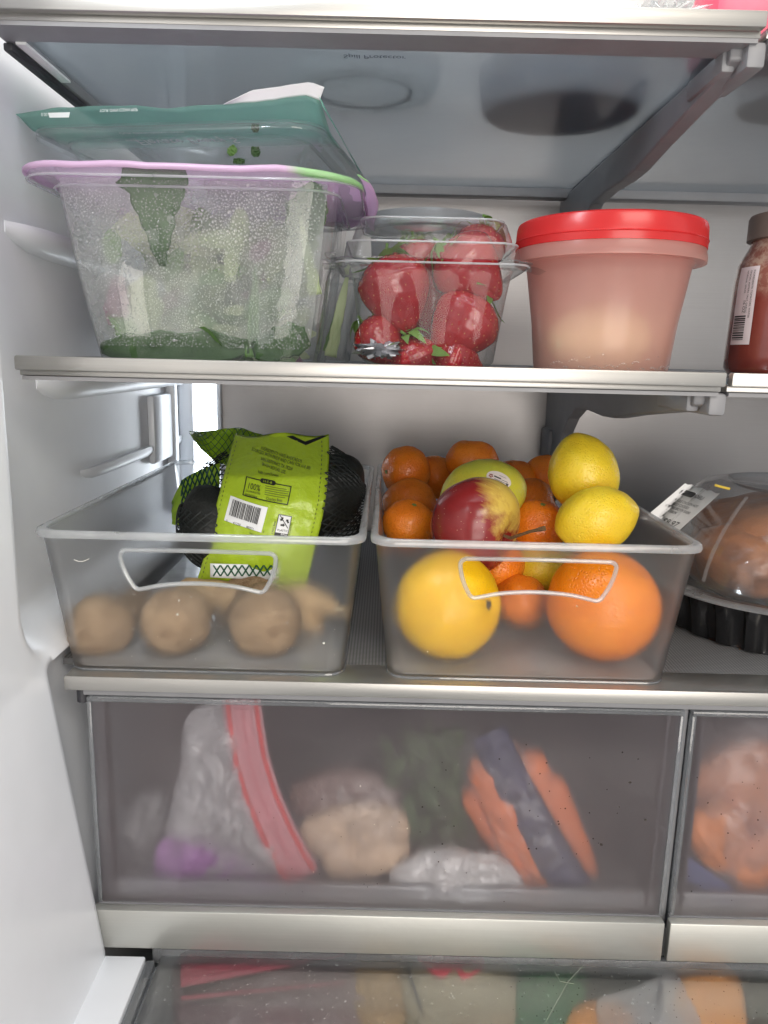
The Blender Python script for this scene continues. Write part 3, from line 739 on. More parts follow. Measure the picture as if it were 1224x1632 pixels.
prt = [lt(text2d('INGREDIENTS: HASS AVOCADOS.', 7.4), 417, 714.5, a2, .62), lt(text2d('SOURCED WITH PRIDE AND CARE FOR H-E-B®,', 7.4), 402, 716.5, a2, .62),
       lt(text2d('SAN ANTONIO, TX 78204', 7.4), 417, 731, a2, .62), lt(text2d('WASH BEFORE USE.', 7.4), 419, 740, a2, .62), lt(text2d('heb.com/haveit', 7.0), 413, 752, math.radians(10), .78),
       lt(text2d('100%', 14), 395, 776.5, math.radians(11), .72), lt(text2d('GUARANTEE', 4.6), 393, 781.5, math.radians(11), .92), lt(text2d('promise', 6.2), 392, 787, math.radians(13), 1.0),
       lt(text2d('Charley Best', 6.6), 426, 793.5, math.radians(9), .75),
       lt(text2d('0', 5.2), 360, 831), lt(text2d('41220', 5.2), 372, 833.5, LA, 1.0), lt(text2d('80271', 5.2), 394, 839, LA, 1.0), lt(text2d('3', 5.2), 421, 845),
       lt(text2d('PESO / 2 LBS', 3.6), 399, 848, LA, .9), lt(text2d('2 FULL BAG', 4.0), 437, 848, math.radians(-76), 1.0), lt(text2d('how2recycle.info', 3.6), 463, 852, math.radians(-80), .8)]
for k, wd in enumerate((34, 38, 36, 38, 33)): prt.append(lt(rect2d(0, wd, -.35, .35, 6, 1), 425 - k * .3, 771.5 + k * 3.4, math.radians(11)))
def frame2d(x0, x1, y0, y1, t): return join(rect2d(x0, x1, y0, y0 + t, 10, 1), rect2d(x0, x1, y1 - t, y1, 10, 1), rect2d(x0, x0 + t, y0, y1, 1, 5), rect2d(x1 - t, x1, y0, y1, 1, 5))
prt.append(lt(frame2d(0, 74, -31, 0, 1.5), 394, 757.5, math.radians(12)))
prt.append(lt(frame2d(0, 21, -34, 0, .9), 446, 817, math.radians(12)))
prt.append(lt(rect2d(0, 21, -34, -28.5, 4, 1), 446, 817, math.radians(12)))
for k in range(3):  # chasing arrows
    a = k * 2.09 + .3
    prt.append(lt(shift2d(([(-4, -1.4, 0), (1.2, -1.4, 0), (1.2, -3, 0), (5, 0, 0), (1.2, 3, 0), (1.2, 1.4, 0), (-4, 1.4, 0)], [tuple(range(7))]), 10.5 + 5.6 * math.cos(a), -10.5 + 5.6 * math.sin(a), a + 1.9, .75), 446, 817, math.radians(12)))
prt.append(lt(shift2d(rect2d(-12, 12, -.6, .6), 10.5, -10.5, -.85), 446, 817, math.radians(12)))
prt.append(lt(text2d('PLASTIC', 4.6), 443.5, 843.0, math.radians(10), 1.0))
# ear shape at the fold and cut lines
prt.append([0, 0] and map2d(([(458, 694, 0), (468, 693, 0), (487, 703, 0), (514, 694.5, 0), (520, 696, 0), (488, 709, 0)], [(0, 1, 2, 5), (2, 3, 4, 5)]), lambda x, y: Lp(x, y, .0011)))
for k in range(34):
    y = 703 + k * 7.2
    prt.append(map2d(rect2d(-.5, .5, 0, 3.4), lambda x, yy, y=y: Lp(spline(LV, LXL, y + yy) + 7 + x, y + yy, .0011)))
    prt.append(map2d(rect2d(-.5, .5, 0, 3.4), lambda x, yy, y=y: Lp(spline(LV, LXR, y + yy) - 11 + x, y + yy, .0011)))
bars = []; x = 0; rb = random.Random(4)
while x < 50:
    wbar = rb.choice((.6, .9, 1.3, 1.8)); bars.append(rect2d(x, x + wbar, -26, 0, 1, 4)); x += wbar + rb.choice((.7, 1.0, 1.5))
mk('barcode_panel', lt(rect2d(-6, 58, -37, 3.5, 12, 8), 372, 795, math.radians(14.5)), M['white_print'], ab, ang=180)
prt.append([(p[0], p[1] - .0006, p[2]) for p in lt(join(*bars), 372, 795, math.radians(14.5))[0]] and ([(p[0], p[1] - .0006, p[2]) for p in lt(join(*bars), 372, 795, math.radians(14.5))[0]], join(*bars)[1]))
mk('recycle_panel', lt(rect2d(0, 21, -34, 0, 4, 6), 446, 817, math.radians(12)), M['white_print'], ab, ang=180)
prt2 = [([(p[0], p[1] - .0005, p[2]) for p in v], f) for v, f in prt]
mk('label_print', join(*prt2), M['ink'], ab, smooth=False)
mk('brand_pill', lt(shift2d((rrect(0, 0, 25, 7.6, 3.6, 5), None) and ([(x, y, 0) for x, y in rrect(0, 0, 25, 7.6, 3.6, 5)], [tuple(range(24))]), 36, 0), 394, 758.2, math.radians(12)), M['ink'], ab, smooth=False)
bpv = lt(text2d('H-E-B', 5.4, 'CENTER'), 428.7, 767.2, math.radians(12), 1.1)
mk('brand_print', ([(p[0], p[1] - .0008, p[2]) for p in bpv[0]], bpv[1]), M['lime'], ab, smooth=False)
mk('bag_print_print' if False else 'bag_size_print', ([(p[0], p[1] - .0009, p[2]) for p in lt(text2d('BAG', 4.4), 449, 849.5, math.radians(10), 1.1)[0]], text2d('BAG', 4.4)[1]), M['white_print'], ab, smooth=False)
# net: a lattice of strands over the avocados
def netball(d):
    k = 1 + .10 * fbm(d.x * 1.8 + 3, d.y * 1.8, d.z * 1.8, 2)
    sag = -.012 * abs(d.x) ** 2
    return Vector((-.0945, .652, -.127)) + Vector((d.x * .084, d.y * .079, d.z * .060 + sag * d.z)) * k
def lattice(fn_uv, nu, nv, r, wrap, keep=None):
    parts = []
    for j in range(nv):
        for i in range(nu):
            a = fn_uv((i + .5 * (j % 2)) / nu, j / nv)
            b = fn_uv((i + .5 * (j % 2) + .5) / nu, (j + 1) / nv); c = fn_uv((i + .5 * (j % 2) - .5) / nu, (j + 1) / nv)
            for e in (b, c):
                if keep is None or (keep(a) and keep(e)): parts.append(tube([a, e], r, 3))
    return join(*parts)
def net_uv(u, v):
    th = .12 * pi + .76 * pi * v; ph = 2 * pi * u
    d = Vector((math.cos(th), math.sin(th) * math.cos(ph), math.sin(th) * math.sin(ph)))
    return netball(d)
M['net'] = m_plain('black_net', (.006, .009, .008), .6, var=.3)
def net_uv2(u, v):
    th = .06 * pi + .88 * pi * v; ph = 2 * pi * u
    return Vector((-.1405, .612, -.140)) + Vector((math.cos(th) * .0315, math.sin(th) * math.cos(ph) * .0318, math.sin(th) * math.sin(ph) * .0385))
tag(mk('net', join(lattice(net_uv2, 34, 20, .0006, True, lambda q: q[2] < -.122 and (q[0] < -.128 or q[1] > .61)), lattice(net_uv, 52, 34, .0006, True, lambda q: not (-.140 < q[0] < -.050 and q[1] < .69) and not (q[0] < -.125 and q[2] > -.122 and q[1] < .66))), M['net'], ab, smooth=False), kind='stuff')
# gathered green end of the bag, back left, with net over it
def tuft(u, v):
    x = 302 + (425 - 302) * u
    yt = spline([0, .15, .45, .7, 1], [687, 688, 683, 682, 696], u); yb = spline([0, .3, .6, 1], [690, 735, 745, 742], u)
    p = at(x, yt + (yb - yt) * v, .705 - .03 * v)
    return tuple(p + Vector((0, .004 * math.sin(u * 14 + v * 3) + .003 * fbm(u * 5, v * 5, 2.), 0)))
M['limefilm'] = m_film('lime_film', (.36, .55, .04), trans=.5, bump=.4)
thick(mk('bag_tail', grid(tuft, 26, 12), M['limefilm'], ab, ang=180), .0003)
tag(mk('tail_net', lattice(lambda u, v: Vector(tuft(min(1, max(0, u)), v)) - Vector((0, .0012, 0)), 12, 8, .0004, False), m_plain('green_net', (.05, .12, .03), .4), ab, smooth=False), kind='stuff')
def flap(u, v):
    x = spline([0, .4, 1], [274, 300, 350], u); yt = spline([0, .25, .6, 1], [800, 765, 750, 738], u); yb = spline([0, .5, 1], [835, 845, 830], u)
    p = at(x, yt + (yb - yt) * v, .645 - .02 * v); return tuple(p + Vector((0, .003 * fbm(u * 4, v * 4, 7.), 0)))
thick(mk('side_flap', grid(flap, 16, 12), M['limefilm'], ab, ang=180), .0003)
tag(mk('flap_net', lattice(lambda u, v: Vector(flap(.25 + .75 * min(1, max(0, u)), v)) - Vector((0, .0015, 0)), 8, 9, .0008, False), m_plain('dark_green_net', (.01, .05, .03), .4), ab, smooth=False), kind='stuff')
def under(u, v):
    x = 335 + 108 * u; y = 898 + 4 * u + (22 + 2 * u) * v; p = at(x, y, .572); return tuple(p + Vector((0, .004 * u * u, 0)))
thick(mk('white_band', grid(under, 12, 4), M['white_print'], ab, ang=180), .0003)
zz = []
for k in range(9):
    x0 = 340 + k * 11.5; zz += [tube([at(x0, 901, .5712), at(x0 + 11, 918, .5712)], .0006, 4), tube([at(x0 + 11, 901, .5712), at(x0, 918, .5712)], .0006, 4)]
mk('net_stitches', join(*zz), m_plain('stitch_green', (.01, .09, .04), .5), ab, smooth=False)

# ------------------------------------------------------------------ salad tubs
ZS = Z2 - .0034
def rloop(cx, cy, w, d, r, ns=14, nc=7, dent=None):
    r = min(r, w / 2 - 1e-4, d / 2 - 1e-4); pts = []
    cs = [(cx + w / 2 - r, cy + d / 2 - r, 0), (cx - w / 2 + r, cy + d / 2 - r, pi / 2), (cx - w / 2 + r, cy - d / 2 + r, pi), (cx + w / 2 - r, cy - d / 2 + r, 3 * pi / 2)]
    for q in range(4):
        x, y, a0 = cs[q]
        for k in range(nc + 1):
            a = a0 + k / nc * pi / 2; pts.append((x + r * math.cos(a), y + r * math.sin(a)))
        x2, y2, a2_ = cs[(q + 1) % 4]; p0 = pts[-1]; p1 = (x2 + r * math.cos(a2_), y2 + r * math.sin(a2_))
        for k in range(1, ns):
            u = k / ns; pts.append((p0[0] + (p1[0] - p0[0]) * u, p0[1] + (p1[1] - p0[1]) * u))
    if dent: pts = [dent(x, y) for x, y in pts]
    return pts
TX, TY = -.1255, .578
TZ = .1105
def tub_dims(z):
    t = max(0., min(1., (z - ZS) / (TZ - ZS)))
    return .150 + (.183 - .150) * t ** .8, .118 + (.156 - .118) * t, .026 - .006 * t, TY
def tub_dent(z):
    k = sstep(.070, .052, z)
    def f(x, y):
        w, d, r, c = tub_dims(z)
        if y < c - d / 2 + .006: 
            y += .0045 * k * (sstep(-.172, -.166, x) - sstep(-.094, -.088, x))
        if x > TX + w / 2 - .006: x -= .004 * k * (sstep(TY - .035, TY - .029, y) - sstep(TY + .029, TY + .035, y))
        return x, y
    return f
def front_y(x, z):
    w, d, r, c = tub_dims(z); e = abs(x - TX) - (w / 2 - r); y = c - d / 2
    if e > 0: return y + r - math.sqrt(max(0., r * r - e * e))
    return tub_dent(z)(x, y)[1]
tb = thing('salad_tub', 'steamy clear salad tub with pink film lid, beaded with droplets', 'tub', (TX, TY, ZS))
zl = [ZS + .0005, ZS + .004, .012, .025, .040, .050, .056, .062, .068, .074, .085, .098, TZ - .006, TZ - .003]
loops = [ring(rloop(TX, TY, tub_dims(ZS)[0] - .012, tub_dims(ZS)[1] - .012, .02, dent=None), ZS)]
for z in zl:
    w_, d_, r_, c_ = tub_dims(z); loops.append(ring(rloop(TX, c_, w_, d_, r_, dent=tub_dent(z)), z))
for dw, z in ((.006, TZ - .002), (.016, TZ - .0015), (.026, TZ - .001), (.028, TZ - .003), (.028, TZ - .0055)):
    loops.append(ring(rloop(TX, TY, .183 + dw, .156 + dw, .028), z))
mk('tub_body', loft(loops, True, False), M['tub'], tb, ang=50)
mk('step_ledge', tube([(x, y, TZ - .0095) for x, y in rloop(TX, TY, .1845, .1575, .022)], .0009, 6, True), M['bin_rim'], tb)  # milky ledge and flange edges also draw in the clear rim's reflection lines
mk('flange_edge', tube([(x, y, TZ - .0062) for x, y in rloop(TX, TY, .2115, .1845, .028)], .0008, 6, True), M['bin_rim'], tb)
# film lid: pink sheet lying on the rim, its front edge rolled over, green patch at the corner
def m_filmlid():
    nt = NT('pink_film'); 
    sx = nt.n('SeparateXYZ'); nt.set(sx.inputs[0], nt.tc.outputs['Object'])
    wob = nt.math('MULTIPLY', nt.math('SUBTRACT', nt.noise(30), .5), .02)
    kx = nt.ramp(nt.math('ADD', sx.outputs[0], wob), [(.064, 0.), (.072, 1.)])
    ky = nt.ramp(nt.math('ADD', nt.math('ADD', sx.outputs[1], wob), .1), [(.000, 1.), (.030, 1.), (.034, 0.)])
    k = nt.math('MULTIPLY', kx, ky)
    lz = nt.ramp(nt.math('ADD', sx.outputs[0], .2), [(.106, 1.), (.118, 0.)])
    c = nt.mixc(k, (.88, .69, .86), (.55, .80, .46))
    df = nt.n('BsdfDiffuse', i_Color=c); tl = nt.n('BsdfTranslucent', i_Color=c); gl = nt.n('BsdfGlossy', i_Roughness=.25)
    return nt.done(nt.mixs(nt.rim(.03, .25, 3), nt.mixs(.70, df, tl), gl))
M['pinkfilm'] = m_filmlid()
def film_loops():
    out = []
    for dw, z in ((-.20, TZ + .0012), (-.10, TZ + .0018), (-.02, TZ + .0014), (.018, TZ + .0012), (.029, TZ + .001), (.0315, TZ - .0004), (.0318, TZ - .0030)):
        w_, d_ = max(.004, .183 + dw), max(.003, .156 + dw * .8)
        lp_ = rloop(TX, TY, w_, .156 + dw if dw > -.1 else d_, .028 if dw > 0 else min(.02, d_ / 2.1))
        out.append([(x, y, z + (.0012 * fbm(x * 40, y * 40, 1.) if dw > -.05 else 0) - (.0035 * sstep(-.07, -.03, x) if dw > .015 else 0) * (1 if y < TY else .3)) for x, y in lp_])
    return out
thick(mk('film_lid', loft(film_loops(), True, False), M['pinkfilm'], tb, loc=(TX, TY, TZ), ang=60), .0003)
def hang(u, v):  # loose film edge hanging along the near side flange
    y = .502 + .155 * u; x = TX + .1075 + .004 * math.sin(u * 5); return (x - .004 + .013 * v * (.5 + .5 * u), y, TZ + .001 - .010 * v * (.35 + .65 * u) + .0015 * fbm(u * 6, v * 2, 3.))
thick(mk('film_edge', grid(hang, 20, 5), M['pinkfilm'], tb, loc=(TX, TY, TZ), ang=180), .0003)
# droplets
def m_drop():
    nt = NT('water_bead'); rf = nt.n('BsdfRefraction', i_Color=(1, 1, 1), i_IOR=1.40, i_Roughness=0.02); gl = nt.n('BsdfGlossy', i_Roughness=.04); tr = nt.n('BsdfTransparent')
    wh = nt.n('BsdfDiffuse', i_Color=(.9, .92, .92))
    return nt.done(nt.mixs(nt.rim(.06, .8, 3), nt.mixs(.14, nt.mixs(.15, rf, tr), wh), gl))
M['bead'] = m_drop()
rd = random.Random(12); beads = []
def bead(x, z, s, yy=None):
    y = (front_y(x, z) if yy is None else yy) - .0001; n = 6
    v = [(x + s * math.cos(k * 2 * pi / n), y, z + s * math.sin(k * 2 * pi / n)) for k in range(n)] + [(x + .62 * s * math.cos(k * 2 * pi / n), y - s * .55, z + .62 * s * math.sin(k * 2 * pi / n)) for k in range(n)] + [(x, y - s * .72, z)]
    f = [(k, (k + 1) % n, n + (k + 1) % n, n + k) for k in range(n)] + [(n + k, n + (k + 1) % n, 2 * n) for k in range(n)]
    return v, f
occ = {}
for _ in range(34000):
    x = rd.uniform(-.218, -.033); z = rd.uniform(.004, .1055)
    w_ = tub_dims(z)[0]; 
    if abs(x - TX) > w_ / 2 - .006: continue
    dens = .95 if z > .058 else .42 + .3 * (fbm(x * 40, z * 40, 5.) > .05)
    qx = 612 + F_PX * x / .50; qz = 575 - z * 2380
    if (abs(qx - (225 + (qz - 270) * .2)) < 60 - (qz - 270) * .32 and qz < 425) or (abs(qx - 497) < 26 and qz < 430): dens *= .28
    dens *= 1.0 if fbm(x * 28 + 4, z * 22, 9.) > -.25 else .35
    if rd.random() > dens: continue
    s = rd.uniform(.00034, .00082) * (1.25 if z > .05 else 1.0) * (1.7 if rd.random() < .04 else 1)
    key = (int(x / .0016), int(z / .0016))
    if any(math.hypot(x - a, z - b) < (s + c) * .92 for dx in (-1, 0, 1) for dz in (-1, 0, 1) for a, b, c in occ.get((key[0] + dx, key[1] + dz), ())): continue
    occ.setdefault(key, []).append((x, z, s)); beads.append(bead(x, z, s))
tag(mk('water_droplets', join(*beads), M['bead'], tb, ang=60), kind='stuff')
def m_fog():
    nt = NT('fogged_film'); k = nt.ramp(nt.noise(22, 5, .6), [(.3, .12), (.7, .54)])
    d = nt.mixs(.55, nt.n('BsdfDiffuse', i_Color=(.78, .80, .79)).outputs[0], nt.n('BsdfTranslucent', i_Color=(.85, .87, .86)).outputs[0])
    return nt.done(nt.mixs(k, nt.n('BsdfTransparent').outputs[0], d))
M['fog'] = m_fog()
tag(mk('steam_film', grid(lambda u, v: (TX - (tub_dims(.004 + .102 * v)[0] / 2 - .006) * (1 - 2 * u), front_y(TX - (tub_dims(.004 + .102 * v)[0] / 2 - .006) * (1 - 2 * u), .004 + .102 * v) + .0011, .004 + .102 * v), 60, 30), M['fog'], tb, ang=180), kind='stuff')

# salad leaves
def m_leaf(name, a, b, vein=(.30, .40, .16)):
    nt = NT(name); c = nt.mixc(nt.noise(60, 4), a, b); c = nt.mixc(nt.ramp(nt.noise(18, 2), [(.55, 0.), (.8, .5)]), c, tuple(x * .5 for x in a))
    df = principled(nt, c, .5, 0, nt.bump(nt.noise(140, 3), .4)); tl = nt.n('BsdfTranslucent', i_Color=c)
    return nt.done(nt.mixs(.3, df, tl.outputs[0]))
M['leaf_dark'] = m_leaf('dark_leaf', (.035, .085, .025), (.075, .15, .05))
M['leaf_mid'] = m_leaf('green_leaf', (.10, .22, .05), (.18, .33, .09))
M['leaf_pale'] = m_leaf('pale_leaf', (.42, .52, .26), (.60, .66, .42))
M['leaf_purple'] = m_leaf('purple_leaf', (.20, .06, .13), (.34, .14, .24))
def leaf_vf(a, b, wd, Y0, Y1, bend=.0, shape=(.15, .75, 1., .8, .35, .02), side=0., seed=0.):
    """leaf from base pixel a to tip pixel b, wd = half width in metres"""
    A, B = at(*a, Y0), at(*b, Y1); T = (B - A); S = T.cross(Vector((0, 1, 0))).normalized(); Nn = S.cross(T.normalized())
    def fn(u, v):
        wv = np.interp(v, np.linspace(0, 1, len(shape)), shape) * wd * (1 + .22 * fbm(v * 7 + seed + wd * 900, (u > .5) * 5., 1.)); s = 2 * u - 1
        p = A + T * v + S * (s * wv + side * math.sin(pi * v)) + Nn * (bend * math.sin(pi * v) - .25 * abs(s) * wv + .0016 * fbm(u * 3 + seed, v * 5, seed))
        p.y = max(p.y, Y0 - .006); return tuple(p)
    return grid(fn, 12, 24)
CONTACT = []
def touch(vf, rad=None):
    """press a leaf flat against the front wall of the steamy tub"""
    out = [(p[0], front_y(p[0], p[2]) + .0003 + .0022 * abs(fbm(p[0] * 55, p[2] * 55, 3.)), p[2]) for p in vf[0]]
    return out, vf[1]
def leaf(name, lab, cat, vf, mat, group=None, t=.0005):
    o = thick(mk(name, vf, mat, ang=180), t); return tag(o, lab, cat, group)
GL = 'greens in the steamy salad tub'
sp = leaf('salad_leaf', 'large dark leaf hanging from the top middle of the steamy tub', 'leaf', touch(leaf_vf((250, 268), (262, 425), .0215, .508, .517, .004, (.9, 1, .8, .55, .4, .28, .1))), M['leaf_dark'], GL)
mk('leaf_vein', tube([at(252, 270, .5065), at(256, 340, .508), at(263, 420, .5155)], [.0011, .0009, .0004], 6), M['leaf_pale'], sp)
leaf('salad_leaf', 'dark leaf in the upper right corner of the steamy tub', 'leaf', leaf_vf((470, 395), (505, 290), .013, .521, .512, .003, (.3, .8, 1, 1, .8, .3)), M['leaf_dark'], GL)
leaf('salad_leaf', 'pointed pale rib below the upper right dark leaf', 'leaf', leaf_vf((503, 470), (478, 345), .0042, .524, .515, .001, (1, .9, .7, .5, .2)), M['leaf_pale'], GL)
leaf('salad_leaf', 'bright green leaf at the bottom left of the steamy tub', 'leaf', leaf_vf((225, 545), (172, 503), .0085, .524, .526, .002), M['leaf_mid'], GL)
leaf('salad_leaf', 'long dark leaf lying along the bottom of the steamy tub', 'leaf', touch(leaf_vf((160, 556), (400, 552), .0115, .527, .530, .0, (.3, .8, 1, .9, .9, .4))), M['leaf_dark'], GL)
leaf('salad_leaf', 'dark leaf in the bottom right corner of the steamy tub', 'leaf', touch(leaf_vf((405, 560), (490, 535), .0110, .524, .522, .0, (.5, .9, 1, 1, .6))), M['leaf_dark'], GL)
leaf('salad_leaf', 'olive green leaf stem standing upright along the tub ridge', 'leaf', leaf_vf((403, 570), (408, 420), .0046, .5235, .524, .0, (1, 1, .9, .7, .4, .2)), M['leaf_mid'], GL)
leaf('salad_leaf', 'forked pale stem in the middle of the steamy tub', 'leaf', leaf_vf((318, 385), (388, 378), .0065, .530, .530, .0, (.5, .7, 1, .7, .9)), M['leaf_pale'], GL)
leaf('salad_leaf', 'pale upright stem below the forked stem', 'leaf', leaf_vf((366, 450), (372, 388), .0055, .532, .531, .0, (.6, .8, 1, 1)), M['leaf_pale'], GL)
leaf('salad_leaf', 'thick pale stem lying at the bottom middle of the steamy tub', 'leaf', leaf_vf((288, 566), (322, 515), .0075, .529, .532, .0, (1, .9, .8, .6, .5)), M['leaf_pale'], GL)
leaf('salad_leaf', 'small purple leaf piece near the tub centre right', 'leaf', leaf_vf((400, 415), (430, 385), .0055, .532, .531, .0, (.4, 1, .9, .4)), M['leaf_purple'], GL)
leaf('salad_leaf', 'purple leaf at the lower left wall of the tub', 'leaf', leaf_vf((185, 520), (190, 440), .0085, .532, .532, .0, (.6, 1, .8, .4)), M['leaf_purple'], GL)
leaf('salad_leaf', 'olive leaf scrap at the upper left wall of the tub', 'leaf', leaf_vf((182, 420), (178, 365), .0065, .522, .520, .0, (.5, .9, 1, .3)), M['leaf_mid'], GL)
rl = random.Random(5); bits = {0: [], 1: [], 2: []}
for k in range(190):
    x0 = rl.uniform(-.178, -.072); y0 = rl.uniform(.530, .622); z0 = ZS + .004 + .095 * rl.random() ** 1.6
    L = rl.uniform(.016, .048); dirv = Vector((rl.gauss(0, 1), rl.gauss(0, .5), rl.gauss(0, .7))).normalized(); sd = dirv.cross(Vector((rl.gauss(0, .4), 1, rl.gauss(0, .4)))).normalized(); hw_ = L * rl.uniform(.15, .34)
    def lf(u, v):
        wv = hw_ * math.sin(pi * (.08 + .86 * v)) ; p = Vector((x0, y0, z0)) + dirv * L * (v - .5) + sd * wv * (2 * u - 1)
        p.y += .003 * fbm(u * 3 + k, v * 4, k); p.z = max(p.z, ZS + .002); hw2 = .066 + .012 * (p.z / .1); p.x = max(TX - hw2, min(TX + hw2, p.x)); return tuple(p)
    bits[rl.choices((0, 1, 2), (.62, .34, .04))[0]].append(grid(lf, 4, 6))
for k, (mt, nm, lb_) in enumerate(((M['leaf_pale'], 'salad_greens', 'pale chopped greens heaped inside the steamy tub'), (M['leaf_mid'], 'salad_greens', 'green leaf pieces mixed through the steamy tub'), (M['leaf_purple'], 'salad_greens', 'purple leaf shreds mixed through the steamy tub'))):
    tag(mk(nm, join(*bits[k]), mt, ang=180), lb_, 'salad greens', kind='stuff')

# second tub: lower, clear, standing behind with stems against its side
bt = thing('clear_tub', 'clear tub behind the steamy one, stems against its side', 'tub', (-.118, .66, ZS))
def btl(z): t = (z - ZS) / .075; return ring(rloop(-.118, .655, .165 + .028 * t, .15 + .02 * t, .026), z)
mk('tub_body', loft([ring(rloop(-.118, .655, .155, .14, .02), ZS)] + [btl(z) for z in (ZS + .004, .02, .045, .068)] + [ring(rloop(-.118, .655, .205, .18, .03), .0685), ring(rloop(-.118, .655, .207, .182, .03), .0660)], True, False), M['tub'], bt, ang=50)
leaf('salad_leaf', 'long pale green stem standing against the side of the back tub', 'leaf', leaf_vf((527, 568), (552, 440), .0045, .60, .585, .001, (1, .9, .8, .7, .3)), M['leaf_pale'], 'stems in the back tub')
leaf('salad_leaf', 'short dark stem beside the long pale stem in the back tub', 'leaf', leaf_vf((520, 560), (541, 485), .0028, .605, .595, .001, (1, .9, .7, .3)), M['leaf_mid'], 'stems in the back tub')

# upper tray with green film
UX, UY, UZ = -.148, .630, TZ + .0036
ut = thing('salad_tray', 'nearly empty clear tray under loose green film, stacked on the steamy tub', 'tub', (UX, UY, UZ))
UT = .1478
loops = [ring(rloop(UX, UY, .155, .135, .022), UZ)]
for z, w_, d_ in ((UZ + .003, .162, .142), (UZ + .018, .168, .148), (UT - .006, .176, .156), (UT - .0045, .180, .160), (UT - .004, .190, .170), (UT - .001, .194, .174), (UT - .0005, .206, .186), (UT - .0025, .2085, .1885), (UT - .0045, .2085, .1885)):
    loops.append(ring(rloop(UX, UY, w_, d_, .024), z))
mk('tray_body', loft(loops, True, False), M['tub'], ut, ang=50)
mk('rim_line', tube([(x, y, UT - .0003) for x, y in rloop(UX, UY, .207, .187, .024)], .0011, 6, True), M['clam'], ut)
mk('rim_line', tube([(x, y, UT - .0055) for x, y in rloop(UX, UY, .178, .158, .024)], .0010, 6, True), M['clam'], ut)
def m_gfilm():
    nt = NT('green_film'); sx = nt.n('SeparateXYZ'); nt.set(sx.inputs[0], nt.tc.outputs['Object'])
    k = nt.ramp(nt.math('ADD', sx.outputs[1], .12), [(.066, 0.), (.100, 1.)])
    c = nt.mixc(k, (.34, .62, .53), (.74, .84, .80)); nb = nt.bump(nt.noise(40, 4), .3, .004)
    df = nt.n('BsdfDiffuse', i_Color=c); tl = nt.n('BsdfTranslucent', i_Color=c); gl = nt.n('BsdfGlossy', i_Roughness=.2); nt.set(gl.inputs['Normal'], nb)
    a = nt.mixs(nt.math('ADD', nt.math('MULTIPLY', k, .45), .30), nt.mixs(.6, df, tl), nt.n('BsdfTransparent').outputs[0])
    return nt.done(nt.mixs(nt.rim(.06, .3, 3, nb), a, gl))
M['greenfilm'] = m_gfilm()
def gfilm(u, v):
    x = UX - .106 + .212 * u; y = UY - .100 + .19 * v
    z = UT + .0020 + .0085 * math.exp(-((v) / .10) ** 2) * (.5 + .65 * u + .25 * math.sin(u * 7)) + .0015 * fbm(u * 5, v * 5, 2.)
    if u > .96: z -= .004 * (u - .96) / .04
    return (x, y, z)
thick(mk('film_lid', grid(gfilm, 50, 26), M['greenfilm'], ut, loc=(UX, UY, UT), ang=180), .0003)
def curl(u, v):
    b = Vector(gfilm(.70 + .30 * u, 0)); p = b + Vector((.004 * v, -.004 * v + .002, (.0062 * v) * min(1, u * 3.5))) + Vector((0, -.001, .0005)); return tuple(p)
thick(mk('peeled_corner', grid(curl, 18, 6), m_plain('white_film_back', (.78, .78, .80), .45, var=.03), ut, ang=180), .0003)
def curl2(u, v):
    p = Vector((UX + .1055 + .003 * v, UY - .100 + .13 * u, UT + .0085 - .010 * u + .004 * (1 - u) * (1 - v) - .003 * v)); return tuple(p)
thick(mk('film_edge', grid(curl2, 14, 4), m_film('green_edge_film', (.30, .60, .50), trans=.5), ut, ang=180), .0003)
M['ghost'] = m_plain('pale_lettering', (.86, .92, .90), .5, bump=0, var=.02)
def film_text(s, size, x, y, sx=1., sy=1., zz=.0): return map2d(text2d(s, size), lambda a, b: (x + a * sx, y + b * sy, UT + .0006 + zz))
mk('film_lettering', join(film_text('Elevate Every S', .0125, -.190, .574, 1.0, 1.5), film_text('OUR OWN CLEAN FARM', .0042, -.192, .556, 1., 1.3), film_text('EASY', .0045, -.196, .573, 1., 1.)), M['ghost'], ut, smooth=False)
def ff(s, size, x0, z0, sx=1.): return map2d(text2d(s, size), lambda a, b: (x0 + a * sx, UY - .1012, z0 + b))
mk('front_lettering', ff('YOUR OWN CLEAN PREP', -.0026, -.190, UT + .0075, -.9), M['ghost'], ut, smooth=False)
mk('size_lettering', ff('0.00', -.003, -.232, UT + .0062, -.9), M['ghost'], ut, smooth=False)
mk('printed_box', ([(x, UY - .1012, z) for x, z in ((-.226, UT + .0032), (-.212, UT + .0030), (-.211, UT + .0062), (-.227, UT + .0062))], [(0, 1, 2, 3)]), M['ghost'], ut, smooth=False)
ut.rotation_euler = (0, 0, math.radians(-9)); ut.location.x += .012
SC = 'leaf scraps stuck in the upper tray'
for (a, b, wd, lab_) in (((364, 246), (376, 235), .0028, 'pale scrap of leaf on the tray wall, left of the others'), ((408, 250), (407, 234), .0030, 'dark wedge shaped scrap of leaf on the tray wall'), ((407, 211), (407, 196), .0026, 'brownish upright scrap of leaf just under the tray rim'), ((390, 257), (372, 257), .0018, 'purple scrap of leaf at the bottom of the tray wall')):
    leaf('leaf_scrap', lab_, 'leaf', leaf_vf(a, b, wd, .547, .547, .0, (.5, 1, 1, .7)), M['leaf_dark'] if 'pale' not in lab_ else M['leaf_mid'], SC)

